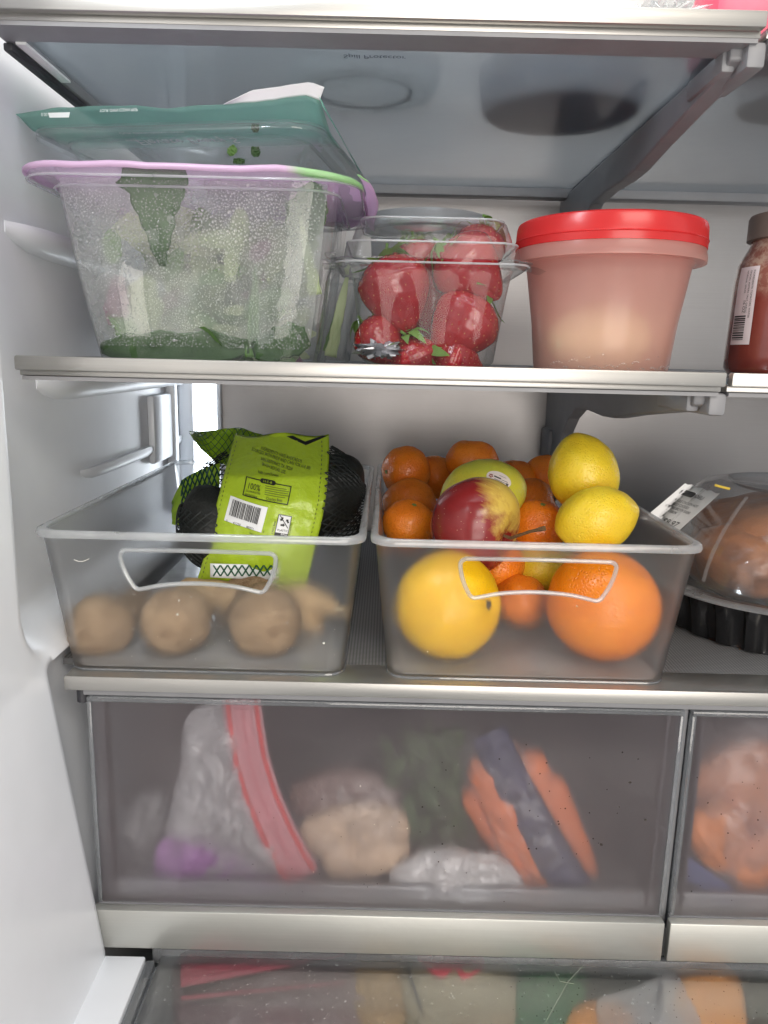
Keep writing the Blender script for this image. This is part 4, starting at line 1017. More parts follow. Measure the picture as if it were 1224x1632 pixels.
# ------------------------------------------------------------------ strawberries in their clamshell
cl = thing('berry_clamshell', 'clear hinged plastic box packed with strawberries', 'clamshell', (.029, .574, ZS))
KX, KY = .0285, .576
def cdent(z):
    k = sstep(.05, .02, z)
    def f(x, y):
        if y < KY - .025:
            for cx_ in (-.0005, .0375):
                y += .006 * k * math.exp(-((x - KX - cx_ + .018) / .005) ** 2)
        return x, y
    return f
loops = [ring(rloop(KX, KY, .082, .075, .016, ns=20), ZS)]
for z, w_, d_ in ((ZS + .006, .094, .086), (.01, .097, .089), (.025, .101, .093), (.04, .105, .097), (.056, .110, .102), (.0595, .112, .104), (.060, .126, .114), (.0625, .130, .116), (.0615, .132, .117)):
    loops.append(ring(rloop(KX, KY, w_, d_, .018, dent=cdent(z), ns=20), z))
mk('tray', loft(loops, True, False), M['clam'], cl, ang=45)
loops = []
for z, w_, d_ in ((.0640, .136, .118), (.0650, .132, .117), (.0652, .121, .108), (.0705, .119, .106), (.0755, .117, .104), (.0765, .110, .098), (.0800, .109, .097), (.0905, .102, .090), (.0925, .097, .086), (.0925, .085, .075), (.0905, .080, .07)):
    loops.append(ring(rloop(KX, KY, w_, d_, .016), z))
mk('lid', loft(loops, False, True), M['clam'], cl, ang=40)
for z, w_, d_ in ((.0922, .0985, .0872), (.0760, .1165, .1035), (.0620, .1315, .1168)):
    mk('lid_edge', tube([(x, y, z) for x, y in rloop(KX, KY, w_, d_, .016)], .0007, 5, True), M['bin_rim'], cl)
mk('hinge', join(*[tube([(KX - .0655, y, .0632), (KX - .0720, y + .001, .0655), (KX - .0655, y + .002, .069)], .0012, 6) for y in (.535, .55, .566, .58, .60)], box(KX - .0725, KX - .0655, .528, .545, .0655, .0685, .001), box(KX - .074, KX - .0655, .528, .545, .0588, .0615, .001)), M['clam'], cl)
mk('closing_tab', grid(lambda u, v: (KX + .064 + .012 * u, .526 + .03 * v, .0620 - .003 * u * u), 4, 4), M['clam'], cl)
pad = mk('crinkled_pad', blob((-.005, .548, .0055), .016, .014, .0055, .7, 4., 3., 24, 14), m_steel('silvery_pad', (.5, .5, .53), .2, (60, 60, 60), .8, .7), cl)
def m_berry():
    nt = NT('strawberry_skin'); c = nt.mixc(nt.noise(50, 3), (.20, .006, .011), (.38, .016, .020))
    return nt.done(principled(nt, c, .22, 0, nt.bump(nt.noise(400, 2), .08), sss=.15, ssr=(.006, .001, .001), coat=.3))
M['berry'] = m_berry(); M['seed'] = m_plain('berry_seed', (.50, .22, .07), .5, bump=0); M['calyx'] = m_leaf('calyx', (.10, .22, .03), (.22, .38, .08))
M['berry_dark'] = m_plain('bruised_berry', (.16, .02, .04), .3)
def berry(c, R, ax, seed, lab, calyx=True, long=1.28):
    c = Vector(c); q = axis_rot(ax, seed); S = []
    rows = 13
    for j in range(1, rows):
        th = pi * (j + .2) / (rows + .3); m = max(3, int(25 * math.sin(th)))
        for i in range(m): 
            ph = 2 * pi * (i + .5 * (j % 2)) / m; S.append((math.sin(th) * math.cos(ph), math.sin(th) * math.sin(ph), math.cos(th)))
    S = np.array(S)
    def shape(d, dent=True):
        t = d.z
        wd = (1.0 if t > .2 else 1 - .46 * ((.2 - t) / 1.2) ** 1.35) 
        k = 1 + .05 * fbm(d.x * 1.6 + seed, d.y * 1.6, d.z * 1.6, 2)
        if dent:
            mn = float(np.min((S[:, 0] - d.x) ** 2 + (S[:, 1] - d.y) ** 2 + (S[:, 2] - d.z) ** 2)); k -= .050 * math.exp(-mn / .0042)
        zz = t * long if t < 0 else t * .82
        return Vector((d.x * wd, d.y * wd, zz)) * R * k
    o = mk('strawberry', ball(shape, 60, 44), M['berry'], local=True, loc=c); o.rotation_mode = 'QUATERNION'; o.rotation_quaternion = q
    tag(o, lab, 'strawberry', 'strawberries in the clamshell')
    sd = []
    for s in S:
        d = Vector(s); p = shape(d, False) * .970; n_ = d; t1 = n_.orthogonal().normalized(); up = (Vector((0, 0, 1)) - n_ * n_.z)
        up = up.normalized() if up.length > .05 else t1; t1 = n_.cross(up)
        sd.append(([tuple(p + up * .0008), tuple(p + t1 * .0004), tuple(p - up * .0006), tuple(p - t1 * .0004), tuple(p + n_ * .0004)], [(0, 1, 4), (1, 2, 4), (2, 3, 4), (3, 0, 4)]))
    mk('seeds', join(*sd), M['seed'], o, local=True, smooth=False)
    if calyx:
        lv = []
        for k in range(8):
            a = 2 * pi * k / 8 + seed; L = R * (.75 + .25 * math.sin(k * 2.3 + seed))
            def lf(u, v): 
                r = .002 + L * v; wv = .0036 * math.sin(pi * (.12 + .86 * v)); s = (2 * u - 1) * wv; z = R * .80 + .0015 - .004 * v * v + .004 * math.sin(v * 3 + k)
                return (r * math.cos(a) - s * math.sin(a), r * math.sin(a) + s * math.cos(a), z)
            lv.append(grid(lf, 3, 6))
        lv.append(tube([(0, 0, R * .75), (.001, 0, R * 1.0), (.003, .001, R * 1.15)], .0011, 6))
        mk('calyx', join(*lv), M['calyx'], o, local=True, ang=180)
    return o
berry(at(630, 458, .560), .0272, (-.30, .1, 1), .4, 'largest strawberry, upper left, tip pointing down')
berry(at(742, 425, .562), .0262, (-.75, .0, .62), 1.3, 'strawberry at the upper right, lying on its side')
berry(at(740, 515, .557), .0262, (.55, .2, .8), 2.2, 'dark strawberry right of centre under the upper right one')
berry(at(660, 570, .553), .0185, (-.35, -.25, .9), 3.1, 'small strawberry at the bottom centre showing its green leaves')
berry(at(603, 540, .560), .0195, (-.6, .3, .6), 4.4, 'strawberry at the lower left wall of the box')
berry(at(722, 572, .553), .0185, (-.9, -.2, .3), 5.2, 'small strawberry at the bottom right of centre')
berry(at(765, 395, .598), .0200, (.35, .1, .9), 6.1, 'strawberry at the back right reaching up into the lid')
berry(at(665, 420, .604), .0215, (-.2, .1, .9), 7.3, 'strawberry at the back left half hidden by the largest')
berry(at(690, 480, .600), .0230, (.1, .3, .9), 8.3, 'strawberry at the back centre of the box')

# ------------------------------------------------------------------ tub with a white lid, behind
wt = thing('round_tub', 'pale round tub with whitish lid behind the strawberry box', 'tub', (.033, .745, ZS))
mk('tub_body', lathe([(.044, 0), (.046, .003), (.052, .125), (.054, .126), (.054, .128)], 48, (.033, .745, ZS)), m_film('milky_tub', (.62, .63, .64), trans=.5, clear=.25), wt)
mk('lid', lathe([(.0545, .122), (.0575, .123), (.0575, .133), (.056, .1355), (.050, .1362), (.048, .1345), (.001, .1345)], 56, (.033, .745, ZS)), m_film('milky_lid', (.60, .62, .64), trans=.4, clear=.1), wt)

# ------------------------------------------------------------------ red lidded tub
CXr, CYr = .1572, .570
rt = thing('lidded_tub', 'translucent tub coloured with the glow of its bright red lid', 'tub', (CXr, CYr, ZS))
nt = NT('lid_glow_tub_plastic'); nbp = nt.bump(nt.noise(40, 2), .05)
rf = nt.n('BsdfRefraction', i_Color=(1, .93, .90), i_Roughness=.28, i_IOR=1.12); trp = nt.n('BsdfTransparent', i_Color=(1, .93, .90))
tlp = nt.n('BsdfTranslucent', i_Color=(1, .68, .61)); dfp = nt.n('BsdfDiffuse', i_Color=(1, .66, .59)); glp = nt.n('BsdfGlossy', i_Roughness=.22)  # pink glow of the red lid painted into the body colour
M['cup'] = nt.done(nt.mixs(nt.rim(.02, .4, 3, nbp), nt.mixs(.50, nt.mixs(.6, rf.outputs[0], trp.outputs[0]), nt.mixs(.35, tlp.outputs[0], dfp.outputs[0])), glp.outputs[0]))
mk('tub_body', lathe([(.044, 0), (.0475, .0012), (.0485, .006), (.0515, .035), (.0575, .0735), (.0600, .0765), (.0655, .0775), (.0668, .0765), (.0670, .0800), (.0655, .0865), (.061, .0868), (.0585, .080), (.0555, .0725), (.0500, .034), (.0468, .006), (.044, .003)], 72, (CXr, CYr, ZS)), M['cup'], rt, ang=35)
M['redlid'] = m_film('red_lid_plastic', (.85, .045, .045), trans=.5, rough=.25, bump=.03, gloss=.12, gain=.3)
mk('lid', lathe([(.0628, .0850), (.0662, .0856), (.0664, .0900), (.0658, .1000), (.0650, .1024), (.0632, .1036), (.0600, .1036), (.0585, .1015), (.001, .1015)], 80, (CXr, CYr, ZS)), M['redlid'], rt, ang=35)
mk('lid_groove', lathe([(.0664, .0902), (.0669, .0908), (.0664, .0914)], 72, (CXr, CYr, ZS)), M['redlid'], rt)
on = tag(mk('cut_onion', blob(at(952, 545, .556) + Vector((0, 0, .002)), .036, .031, .0265, .06, 1.2, 3.), m_plain('pale_onion', (.62, .98, .66), .4, var=.10, vscale=30, sss=.1)), 'pale green cut onion inside the red lidded tub', 'onion')
tag(mk('water_droplets', join(*[bead(CXr - .043 + .086 * (k / 60) , ZS + .004 + .012 * ((k * 37) % 17) / 17 * ((k * 13) % 7) / 7, .0005 + .0004 * ((k * 7) % 5) / 5, CYr - math.sqrt(max(0, .0492 ** 2 - (-.043 + .086 * k / 60) ** 2)) - .0004) for k in range(61)]), M['bead'], rt), kind='stuff')

# ------------------------------------------------------------------ sauce jar at the edge
JX, JY = .2955, .575
jr = thing('sauce_jar', 'tall jar of red sauce with a brown lid and barcode label', 'jar', (JX, JY, ZS))
nt = NT('red_sauce'); sz = nt.n('SeparateXYZ'); nt.set(sz.inputs[0], nt.tc.outputs['Object'])
mixv = nt.math('ADD', nt.math('MULTIPLY', sz.outputs[2], 14.), nt.math('MULTIPLY', nt.noise(35, 3), .5))
low = nt.mixc(nt.noise(70, 4), (.15, .026, .020), (.24, .05, .035)); hi = nt.mixc(nt.ramp(nt.noise(150, 4, .7), [(.42, 0.), (.62, 1.)]), (.25, .10, .075), (.42, .29, .22))
cj = nt.mixc(nt.ramp(mixv, [(.25, 0.), (.45, 1.)]), low, hi)
M['sauce'] = nt.done(principled(nt, cj, .12, 0, nt.bump(nt.noise(90), .1), coat=.6))
mk('glass_body', lathe([(.034, 0), (.0375, .001), (.0408, .006), (.0412, .014), (.0408, .030), (.0400, .066), (.0385, .080), (.034, .0895), (.0315, .0945), (.0312, .1010), (.030, .101)], 64, (JX, JY, ZS)), M['sauce'], jr, ang=60)
mk('lid', lathe([(.0335, .0970), (.0345, .0975), (.0345, .1125), (.0335, .1145), (.031, .1150), (.001, .1150)], 64, (JX, JY, ZS)), m_plain('brown_lid', (.15, .115, .095), .45), jr, ang=35)
def jlab(a, z, lift=.0005):
    zz = z - ZS; r = float(np.interp(zz, [0, .006, .014, .030, .066, .080], [.0375, .0408, .0412, .0408, .0400, .0385])) + lift
    return (JX + r * math.cos(a), JY + r * math.sin(a), z)
A0, A1 = pi + .02, pi + .50
mk('paper_label', grid(lambda u, v: jlab(A0 + (A1 - A0) * u, .0155 + .0545 * v), 14, 10), m_plain('jar_label', (.80, .74, .76), .5, var=.03), jr, ang=180)
jp = []
def jt(vf, a0, z0): return [jlab(a0 + (y) / .041, z0 - x, .0009) for x, y, z in vf[0]], vf[1]
for k, s_ in enumerate(('INGREDIENTS: TOMATOES, WATER', 'ONION, PEPPERS, SALT, GARLIC', 'VINEGAR, SPICES')): jp.append(jt(text2d(s_, .0021), A1 - .10 - k * .075, .0675))
jp.append(jt(text2d('16 OZ', .0034), A1 - .24, .047))
xb = 0.
while xb < .017:
    wb = rb.choice((.0004, .0007, .001)); jp.append(jt(rect2d(xb, xb + wb, -.012, 0, 1, 6), A1 - .14, .036)); xb += wb + rb.choice((.0004, .0007))
mk('label_print', join(*jp), M['ink'], jr, smooth=False)

# ------------------------------------------------------------------ roast chicken in its container
HX, HY, HZ = .362, .632, Z3 - .0012
ch = thing('chicken_container', 'black tray with a clear dome lid and white deli label', 'food container', (HX, HY, HZ))
RX, RY = .132, .122
def oval(rx, ry, z, n=320, flute=0., p=2.4):
    out = []
    for k in range(n):
        a = 2 * pi * k / n; c_, s_ = math.cos(a), math.sin(a); r = (abs(c_) ** p + abs(s_) ** p) ** (-1 / p)
        fl = 1 - flute * (.5 + .5 * math.tanh(4 * math.sin(a * 34)))
        out.append((HX + rx * r * c_ * fl, HY + ry * r * s_ * fl, z))
    return out
zr = -.1735
mk('black_tray', loft([oval(RX * .86, RY * .86, HZ), oval(RX * .90, RY * .90, HZ + .002, flute=.055), oval(RX * .93, RY * .935, HZ + .022, flute=.05), oval(RX * .95, RY * .955, zr - .008, flute=.04), oval(RX * .94, RY * .95, zr - .004), oval(RX * 1.0, RY, zr - .0025), oval(RX * 1.0, RY, zr - .0005), oval(RX * .9, RY * .92, zr - .001), oval(RX * .8, RY * .82, HZ + .004)]), m_plain('black_tray_plastic', (.012, .012, .013), .18, bump=.03), ch, ang=50)
M['dome'] = m_clear('dome_plastic', (.95, .95, .955), haze=.10, rough=.09, hazecol=(.86, .84, .83), gain=.8, base=.05, bump=.4, bscale=40)
def dome_k(z): t = (z - zr) / .082; return (1 - .42 * t ** 1.9)
dl = [oval(RX * 1.035, RY * 1.03, zr - .0035), oval(RX * 1.035, RY * 1.03, zr + .001), oval(RX * .985, RY * .985, zr + .002), oval(RX * .97, RY * .97, zr + .006)]
for z in (zr + .012, zr + .025, zr + .04, zr + .055, zr + .066, zr + .074): dl.append(oval(RX * .95 * dome_k(z), RY * .95 * dome_k(z), z, flute=.0))
dl += [oval(RX * .50, RY * .52, zr + .0775), oval(RX * .48, RY * .50, zr + .0775), oval(RX * .45, RY * .47, zr + .0735)]
DV = loft(dl, False, True)
mk('dome_lid', DV, M['dome'], ch, ang=60)
mk('rim_flange', loft([oval(RX * 1.045, RY * 1.04, zr - .003), oval(RX * 1.05, RY * 1.045, zr - .0015), oval(RX * 1.04, RY * 1.035, zr - .0008), oval(RX * .98, RY * .98, zr - .0004)], False, False), M['bin_rim'], ch)
for a in (pi * 1.18, pi * 1.36, pi * 1.50, pi * .98):
    path = [(HX + (RX * .955 * dome_k(z)) * math.cos(a) * (abs(math.cos(a)) ** 2.4 + abs(math.sin(a)) ** 2.4) ** (-1 / 2.4), HY + (RY * .955 * dome_k(z)) * math.sin(a) * (abs(math.cos(a)) ** 2.4 + abs(math.sin(a)) ** 2.4) ** (-1 / 2.4), z) for z in np.linspace(zr + .008, zr + .072, 9)]
    mk('dome_rib', tube(path, .0016, 6), M['dome'], ch)
mk('tie', tube([at(1139, 773, .60), at(1150, 776, .599), at(1163, 779, .598)], .0011, 6), m_plain('yellow_tie', (.75, .55, .08), .4), ch)
nt = NT('roast_skin'); cc = nt.mixc(nt.noise(28, 5, .65), (.28, .085, .035), (.60, .28, .12)); cc = nt.mixc(nt.ramp(nt.noise(16, 3), [(.52, 0.), (.68, .8)]), cc, (.07, .03, .022))
mroast = nt.done(principled(nt, cc, .32, 0, nt.bump(nt.noise(110, 4), .5, .002), coat=.3))
chv = join(blob((HX + .012, HY + .002, zr + .020), .108, .100, .056, .12, 1.8, 2., 48, 30), blob((HX - .062, HY - .030, zr + .018), .040, .050, .032, .12, 1.8, 5., 30, 20), blob((HX - .02, HY - .060, zr + .018), .045, .036, .034, .12, 1.8, 7., 30, 20))
tag(mk('roast_chicken', chv, mroast, ang=180), 'brown roast chicken under the clear dome', 'chicken')
bd = caster(DV)
def Sp(u, v, lift=.0009):
    a_, b_, c_, d_ = np.array((1092, 770.)), np.array((1147, 787.)), np.array((1082, 846.)), np.array((1026, 826.))
    p = a_ * (1 - u) * (1 - v) + b_ * u * (1 - v) + c_ * u * v + d_ * (1 - u) * v
    p[1] += (1.2 * math.sin(u * 23) if v < .02 else 0)
    h = cast(bd, p[0], p[1], lift); return tuple(h) if h is not None else tuple(at(p[0], p[1], .60))
mk('deli_label', grid(lambda u, v: Sp(u, v), 16, 16), M['paper'], ch, ang=180)
def dt(vf, u0, v0, su, sv): return [Sp(u0 + x * su, v0 - y * sv, .0016) for x, y, z in vf[0]], vf[1]
pill = ([(x, y, 0) for x, y in rrect(0, 0, .40, .13, .05, 4)], [tuple(range(20))])
mk('brand_pill', dt(pill, .30, .20, 1, 1), M['ink'], ch, smooth=False)
bp = text2d('H-E-B', .10, 'CENTER'); mk('brand_print', ([(p[0], p[1] - .0006, p[2]) for p in dt(bp, .30, .235, 1.3, 1.0)[0]], bp[1]), M['paper'], ch, smooth=False)
mk('label_print', join(dt(text2d('DELI', .12), .54, .24, .95, 1), dt(text2d('WHOLE CHICKEN HOT', .085), .16, .43, .75, 1), dt(text2d('FULLY COOKED', .085), .22, .52, .75, 1), dt(text2d('ROTISSERIE BROWN SUGAR', .085), .12, .61, .66, 1), dt(text2d('BOURBON', .085), .24, .70, .75, 1), dt(text2d('$8.97', .20), .42, .97, .95, 1)), M['ink'], ch, smooth=False)

# ------------------------------------------------------------------ things on the top shelf, seen through its glass
ZT = Z1 - .0034
bw = thing('white_bowl', 'round white bowl base seen through the glass shelf', 'bowl', (-.0225, .60, ZT))
mk('bowl_wall', lathe([(.034, .0014), (.0355, .0004), (.0375, 0), (.048, .0), (.0525, .002), (.055, .006), (.057, .014), (.0575, .016), (.056, .016), (.053, .008), (.036, .004)], 56, (-.0225, .605, ZT)), m_film('white_bowl_plastic', (.90, .90, .89), trans=.75, bump=.02), bw, ang=50)
mk('base_ring', lathe([(.0335, .0020), (.0350, .0004), (.0358, .0004), (.0358, .0030)], 48, (-.0225, .605, ZT), close=True), M['paper'], bw)
db = thing('dark_bowl', 'dark blue grey round bowl base seen through the glass shelf', 'bowl', (.131, .645, ZT))
mk('bowl_wall', lathe([(.050, .001), (.052, 0), (.058, .0008), (.062, .006), (.064, .018), (.064, .022), (.061, .024), (.001, .024)], 56, (.131, .645, ZT)), m_film('dark_bowl_plastic', (.42, .48, .56), trans=.6, bump=.02), db, ang=40)
mk('lid', lathe([(.064, .0245), (.0655, .025), (.0655, .030), (.063, .032), (.001, .033)], 56, (.131, .645, ZT)), m_film('navy_lid', (.30, .36, .48), trans=.6, bump=.02), db)
gp2 = thing('grey_pot', 'blurred grey round pot base right of the diagonal bracket', 'pot', (.300, .61, ZT))
mk('pot_wall', lathe([(.040, .001), (.042, 0), (.046, .002), (.050, .06), (.048, .06)], 48, (.305, .615, ZT)), m_film('grey_pot_plastic', (.60, .58, .56), trans=.6, bump=.02), gp2)
mk('pot_lid', lathe([(.051, .060), (.052, .0605), (.052, .068), (.001, .069)], 48, (.305, .615, ZT)), M['greenfilm'] and m_plain('pot_lid_plastic', (.4, .4, .4), .4), gp2)
tag(mk('pink_packet', join(box(.195, .275, .512, .56, ZT, ZT + .045, .006)), m_plain('pink_packet_film', (.75, .10, .16), .35)), 'pinkish red packet edge at the very top right on the high shelf', 'packet')
tag(mk('crumpled_wrap', blob((.165, .515, ZT + .012), .022, .012, .012, .9, 4., 2., 30, 20), M['clam'], smooth=False), 'crumpled clear wrap at the top edge beside the pink packet', 'plastic wrap')

# ------------------------------------------------------------------ contents of the wide crisper
DZ = -.388
M['bagfilm'] = m_clear('thin_bag_film', (.95, .955, .96), haze=.24, rough=.12, hazecol=(.80, .80, .82), gain=.5, base=.06, bump=.9, bscale=45)
M['thinfilm'] = m_clear('carrot_bag_film', (.97, .97, .97), haze=.08, rough=.12, hazecol=(.80, .80, .82), gain=.5, base=.04, bump=.9, bscale=45)
M['whitebag'] = m_film('white_bag_film', (.80, .80, .79), trans=.3, clear=.15, bump=.8, bscale=60, gloss=.3)
M['bagfilm2'] = m_clear('milky_bag_film', (.92, .925, .93), haze=.55, rough=.16, hazecol=(.82, .82, .83), gain=.45, base=.06, bump=.9, bscale=45)
zb = thing('zip_bag', 'clear zip bag with a pink red striped zipper strip slanting down', 'zip bag', (-.09, .505, DZ))
mk('bag_film', pillow([(300, 1140), (372, 1118), (400, 1180), (450, 1280), (505, 1385), (450, 1408), (330, 1405), (262, 1405), (262, 1340), (285, 1230)], .508, .012, .6, 45., 2., ridge=.55), M['bagfilm2'], zb, ang=180)
ZC = [(384, 1112), (390, 1160), (398, 1210), (416, 1270), (440, 1325), (462, 1368), (482, 1400)]
def strip(off0, off1, lift, t=.0004):
    P = [np.array(p, float) for p in ZC]
    def fn(u, v):
        q = v * (len(P) - 1); i = min(len(P) - 2, int(q)); f = q - i; p = P[i] * (1 - f) + P[i + 1] * f
        tx, ty = P[min(i + 1, len(P) - 1)] - P[i]; L = math.hypot(tx, ty); nx, ny = ty / L, -tx / L; o = off0 + (off1 - off0) * u
        return tuple(at(p[0] + nx * o, p[1] + ny * o, .4945 - lift + .002 * math.sin(v * 7) + .003 * v))
    return grid(fn, 4, 40)
thick(mk('zipper_strip', strip(-31, 31, 0), m_film('pink_zip', (.78, .42, .45), trans=.3, clear=.05, bump=.2), zb, ang=180), .0005)
for a_, b_, c_ in ((-25, -19, (.62, .06, .06)), (-14, -12, (.70, .25, .28)), (-8, -6, (.70, .25, .28)), (-2, 1, (.62, .16, .19)), (5, 7, (.70, .25, .28)), (11, 13, (.70, .25, .28)), (19, 26, (.60, .05, .05))):
    thick(mk('zip_stripe', strip(a_, b_, .0011), m_plain('zip_red', c_, .4), zb, ang=180), .0005)
mcab = m_plain('purple_cabbage', (.26, .11, .30), .45, var=.35, vscale=70, bump=.5, bscale=90)
pc = thing('purple_cabbage', 'chunk of purple cabbage at the bottom of the zip bag', 'cabbage', (-.115, .515, DZ))
for k, (poly, Yy) in enumerate((([(250, 1345), (300, 1328), (330, 1345), (330, 1400), (290, 1418), (250, 1408)], .503), ([(322, 1340), (370, 1350), (410, 1385), (400, 1400), (345, 1408), (318, 1390)], .508), ([(380, 1395), (430, 1398), (445, 1412), (400, 1418), (370, 1412)], .506))):
    mk('cabbage_leaf', pillow(poly, Yy, .008, .4, 60., k * 3.), mcab, pc, ang=180)
tag(mk('wrinkled_film', pillow([(185, 1320), (215, 1270), (260, 1265), (262, 1330), (230, 1380), (200, 1370)], .525, .010, .6, 50., 6.), M['bagfilm'], ang=180), 'loose wrinkled clear film at the left wall of the crisper', 'plastic film')
pk = thing('parsnip_bag', 'clear bag of beige peeled vegetables beside the zip bag', 'food bag', (-.005, .52, DZ))
mk('bag_film', pillow([(470, 1270), (540, 1225), (625, 1245), (655, 1290), (650, 1370), (600, 1395), (520, 1400), (470, 1380)], .515, .016, .4, 40., 8.), M['thinfilm'], pk, ang=180)
mbg = m_plain('beige_food', (.60, .44, .30), .5, var=.25, vscale=45, bump=.4, bscale=80); mbr = m_plain('brownish_food', (.20, .12, .10), .5, var=.4, vscale=50, bump=.4, bscale=80)
GB = 'peeled vegetables in the clear bag'
for k, (poly, Yy, mt, lab_) in enumerate((([(480, 1310), (560, 1280), (640, 1290), (652, 1330), (600, 1350), (500, 1360)], .510, mbg, 'largest beige piece on top in the clear bag'), ([(520, 1350), (600, 1330), (650, 1340), (645, 1375), (570, 1395), (520, 1390)], .506, mbg, 'lower beige piece in the clear bag'), ([(465, 1255), (540, 1225), (620, 1240), (640, 1285), (560, 1290), (480, 1300)], .523, mbr, 'brownish piece at the top of the clear bag'))):
    tag(mk('vegetable_piece', pillow(poly, Yy, .010, .35, 50., k * 2. + 1), mt, ang=180), lab_, 'vegetable', GB)
hb = thing('herb_bunch', 'bunch of dark green leafy herbs behind a white plastic bag', 'herbs', (.055, .53, DZ))
rh = random.Random(8); hl = []
for k in range(260):
    px_ = rh.gauss(690, 34); py_ = rh.uniform(1165, 1385); c = at(px_ + (py_ - 1280) * .12, py_, rh.uniform(.508, .545)); L = rh.uniform(.006, .014); d = Vector((rh.gauss(0, 1), rh.gauss(0, .6), rh.gauss(0, 1))).normalized(); s = d.cross(Vector((rh.gauss(0, .5), 1, rh.gauss(0, .5)))).normalized() * L * .45
    hl.append(([tuple(c - d * L), tuple(c + s), tuple(c + d * L), tuple(c - s), tuple(c + Vector((0, -.002, 0)))], [(0, 1, 4), (1, 2, 4), (2, 3, 4), (3, 0, 4)]))
tag(mk('herb_leaves', join(*hl), m_leaf('herb_leaf', (.03, .075, .02), (.07, .14, .04)), hb, smooth=False), kind='stuff')
mk('stems', join(*[tube([at(680 + 9 * k, 1160 + 8 * (k % 3), .53), at(690 + 8 * k, 1270, .53), at(700 + 7 * k, 1395, .53)], .0015, 5) for k in range(7)]), M['leaf_mid'], hb)
tag(mk('white_plastic_bag', pillow([(625, 1385), (690, 1352), (760, 1360), (812, 1375), (835, 1420), (760, 1432), (680, 1430), (630, 1415)], .494, .009, .8, 60., 4., ridge=.5), M['whitebag'], ang=180), 'crumpled white plastic bag on the crisper floor', 'plastic bag')
M['carrot'] = m_plain('carrot_skin', (.74, .17, .03), .42, var=.14, vscale=70, bump=.35, bscale=160)
cb_ = thing('carrot_bag', 'clear carrot bag with a dark blue printed band slanting across', 'carrot bag', (.125, .51, DZ))
mk('bag_film', pillow([(735, 1190), (770, 1165), (850, 1190), (920, 1270), (950, 1350), (945, 1415), (890, 1432), (830, 1428), (780, 1350), (745, 1270)], .508, .019, .3, 40., 9.), M['thinfilm'], cb_, ang=180)
def carrot(a, b, r, Y, lab):
    A, B = at(*a, Y), at(*b, Y + .004); P = [A.lerp(B, k / 11) for k in range(12)]; rr = [r * (.5 if k == 0 else 1.02 - .45 * (k / 11) ** 1.3) * (1 + .05 * math.sin(k * 2.3 + r * 900)) for k in range(12)]; rr[-1] = r * .15
    tag(mk('carrot', tube(P, rr, 16), M['carrot'], ang=70), lab, 'carrot', 'carrots in the printed bag')
carrot((765, 1205), (842, 1425), .0135, .505, 'carrot at the left edge of the bag, ending lowest')
carrot((790, 1260), (880, 1428), .0125, .502, 'carrot half under the left side of the blue band')
carrot((748, 1255), (815, 1390), .0105, .513, 'short carrot peeking out far left in the bag')
carrot((835, 1200), (915, 1340), .0125, .507, 'carrot right of the blue band, upper')
carrot((870, 1235), (945, 1395), .0115, .510, 'carrot at the right edge of the bag')
carrot((800, 1180), (900, 1385), .0100, .518, 'carrot hidden behind the blue band')
BC = [(778, 1168), (812, 1240), (850, 1310), (890, 1380), (918, 1422)]
def cband(u, v, hw=30, lift=0.):
    q = v * 4; i = min(3, int(q)); f = q - i; p = np.array(BC[i]) * (1 - f) + np.array(BC[i + 1]) * f; d = np.array(BC[i + 1]) - np.array(BC[i]); d = d / np.hypot(*d)
    p = p + np.array((d[1], -d[0])) * hw * (2 * u - 1); c = at(p[0], p[1], .4895 - lift + .0045 * (2 * u - 1) ** 2)
    c.y += .0018 * fbm(u * 2, v * 9, 5.); return tuple(c)
thick(mk('printed_band', grid(lambda u, v: cband(u, v), 10, 50), m_plain('navy_band', (.030, .034, .080), .35, var=.2, vscale=60), cb_, ang=180), .0003)
ct = text2d('ORGANIC CARROTS', 1.0); mw = max(p[0] for p in ct[0])
mk('band_lettering', ([cband(.70 - p[1] * .22, .32 + p[0] / mw * .42, 30, .0012) for p in ct[0]], ct[1]), m_plain('grey_lettering', (.30, .31, .36), .5, bump=0), cb_, smooth=False)
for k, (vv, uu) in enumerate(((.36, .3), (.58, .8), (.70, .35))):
    mk('band_crease', tube([cband(uu - .25, vv, 30, .0008), cband(uu, vv + .006, 30, .0012), cband(uu + .25, vv - .01, 30, .0008)], .0006, 5), M['dark'], cb_)
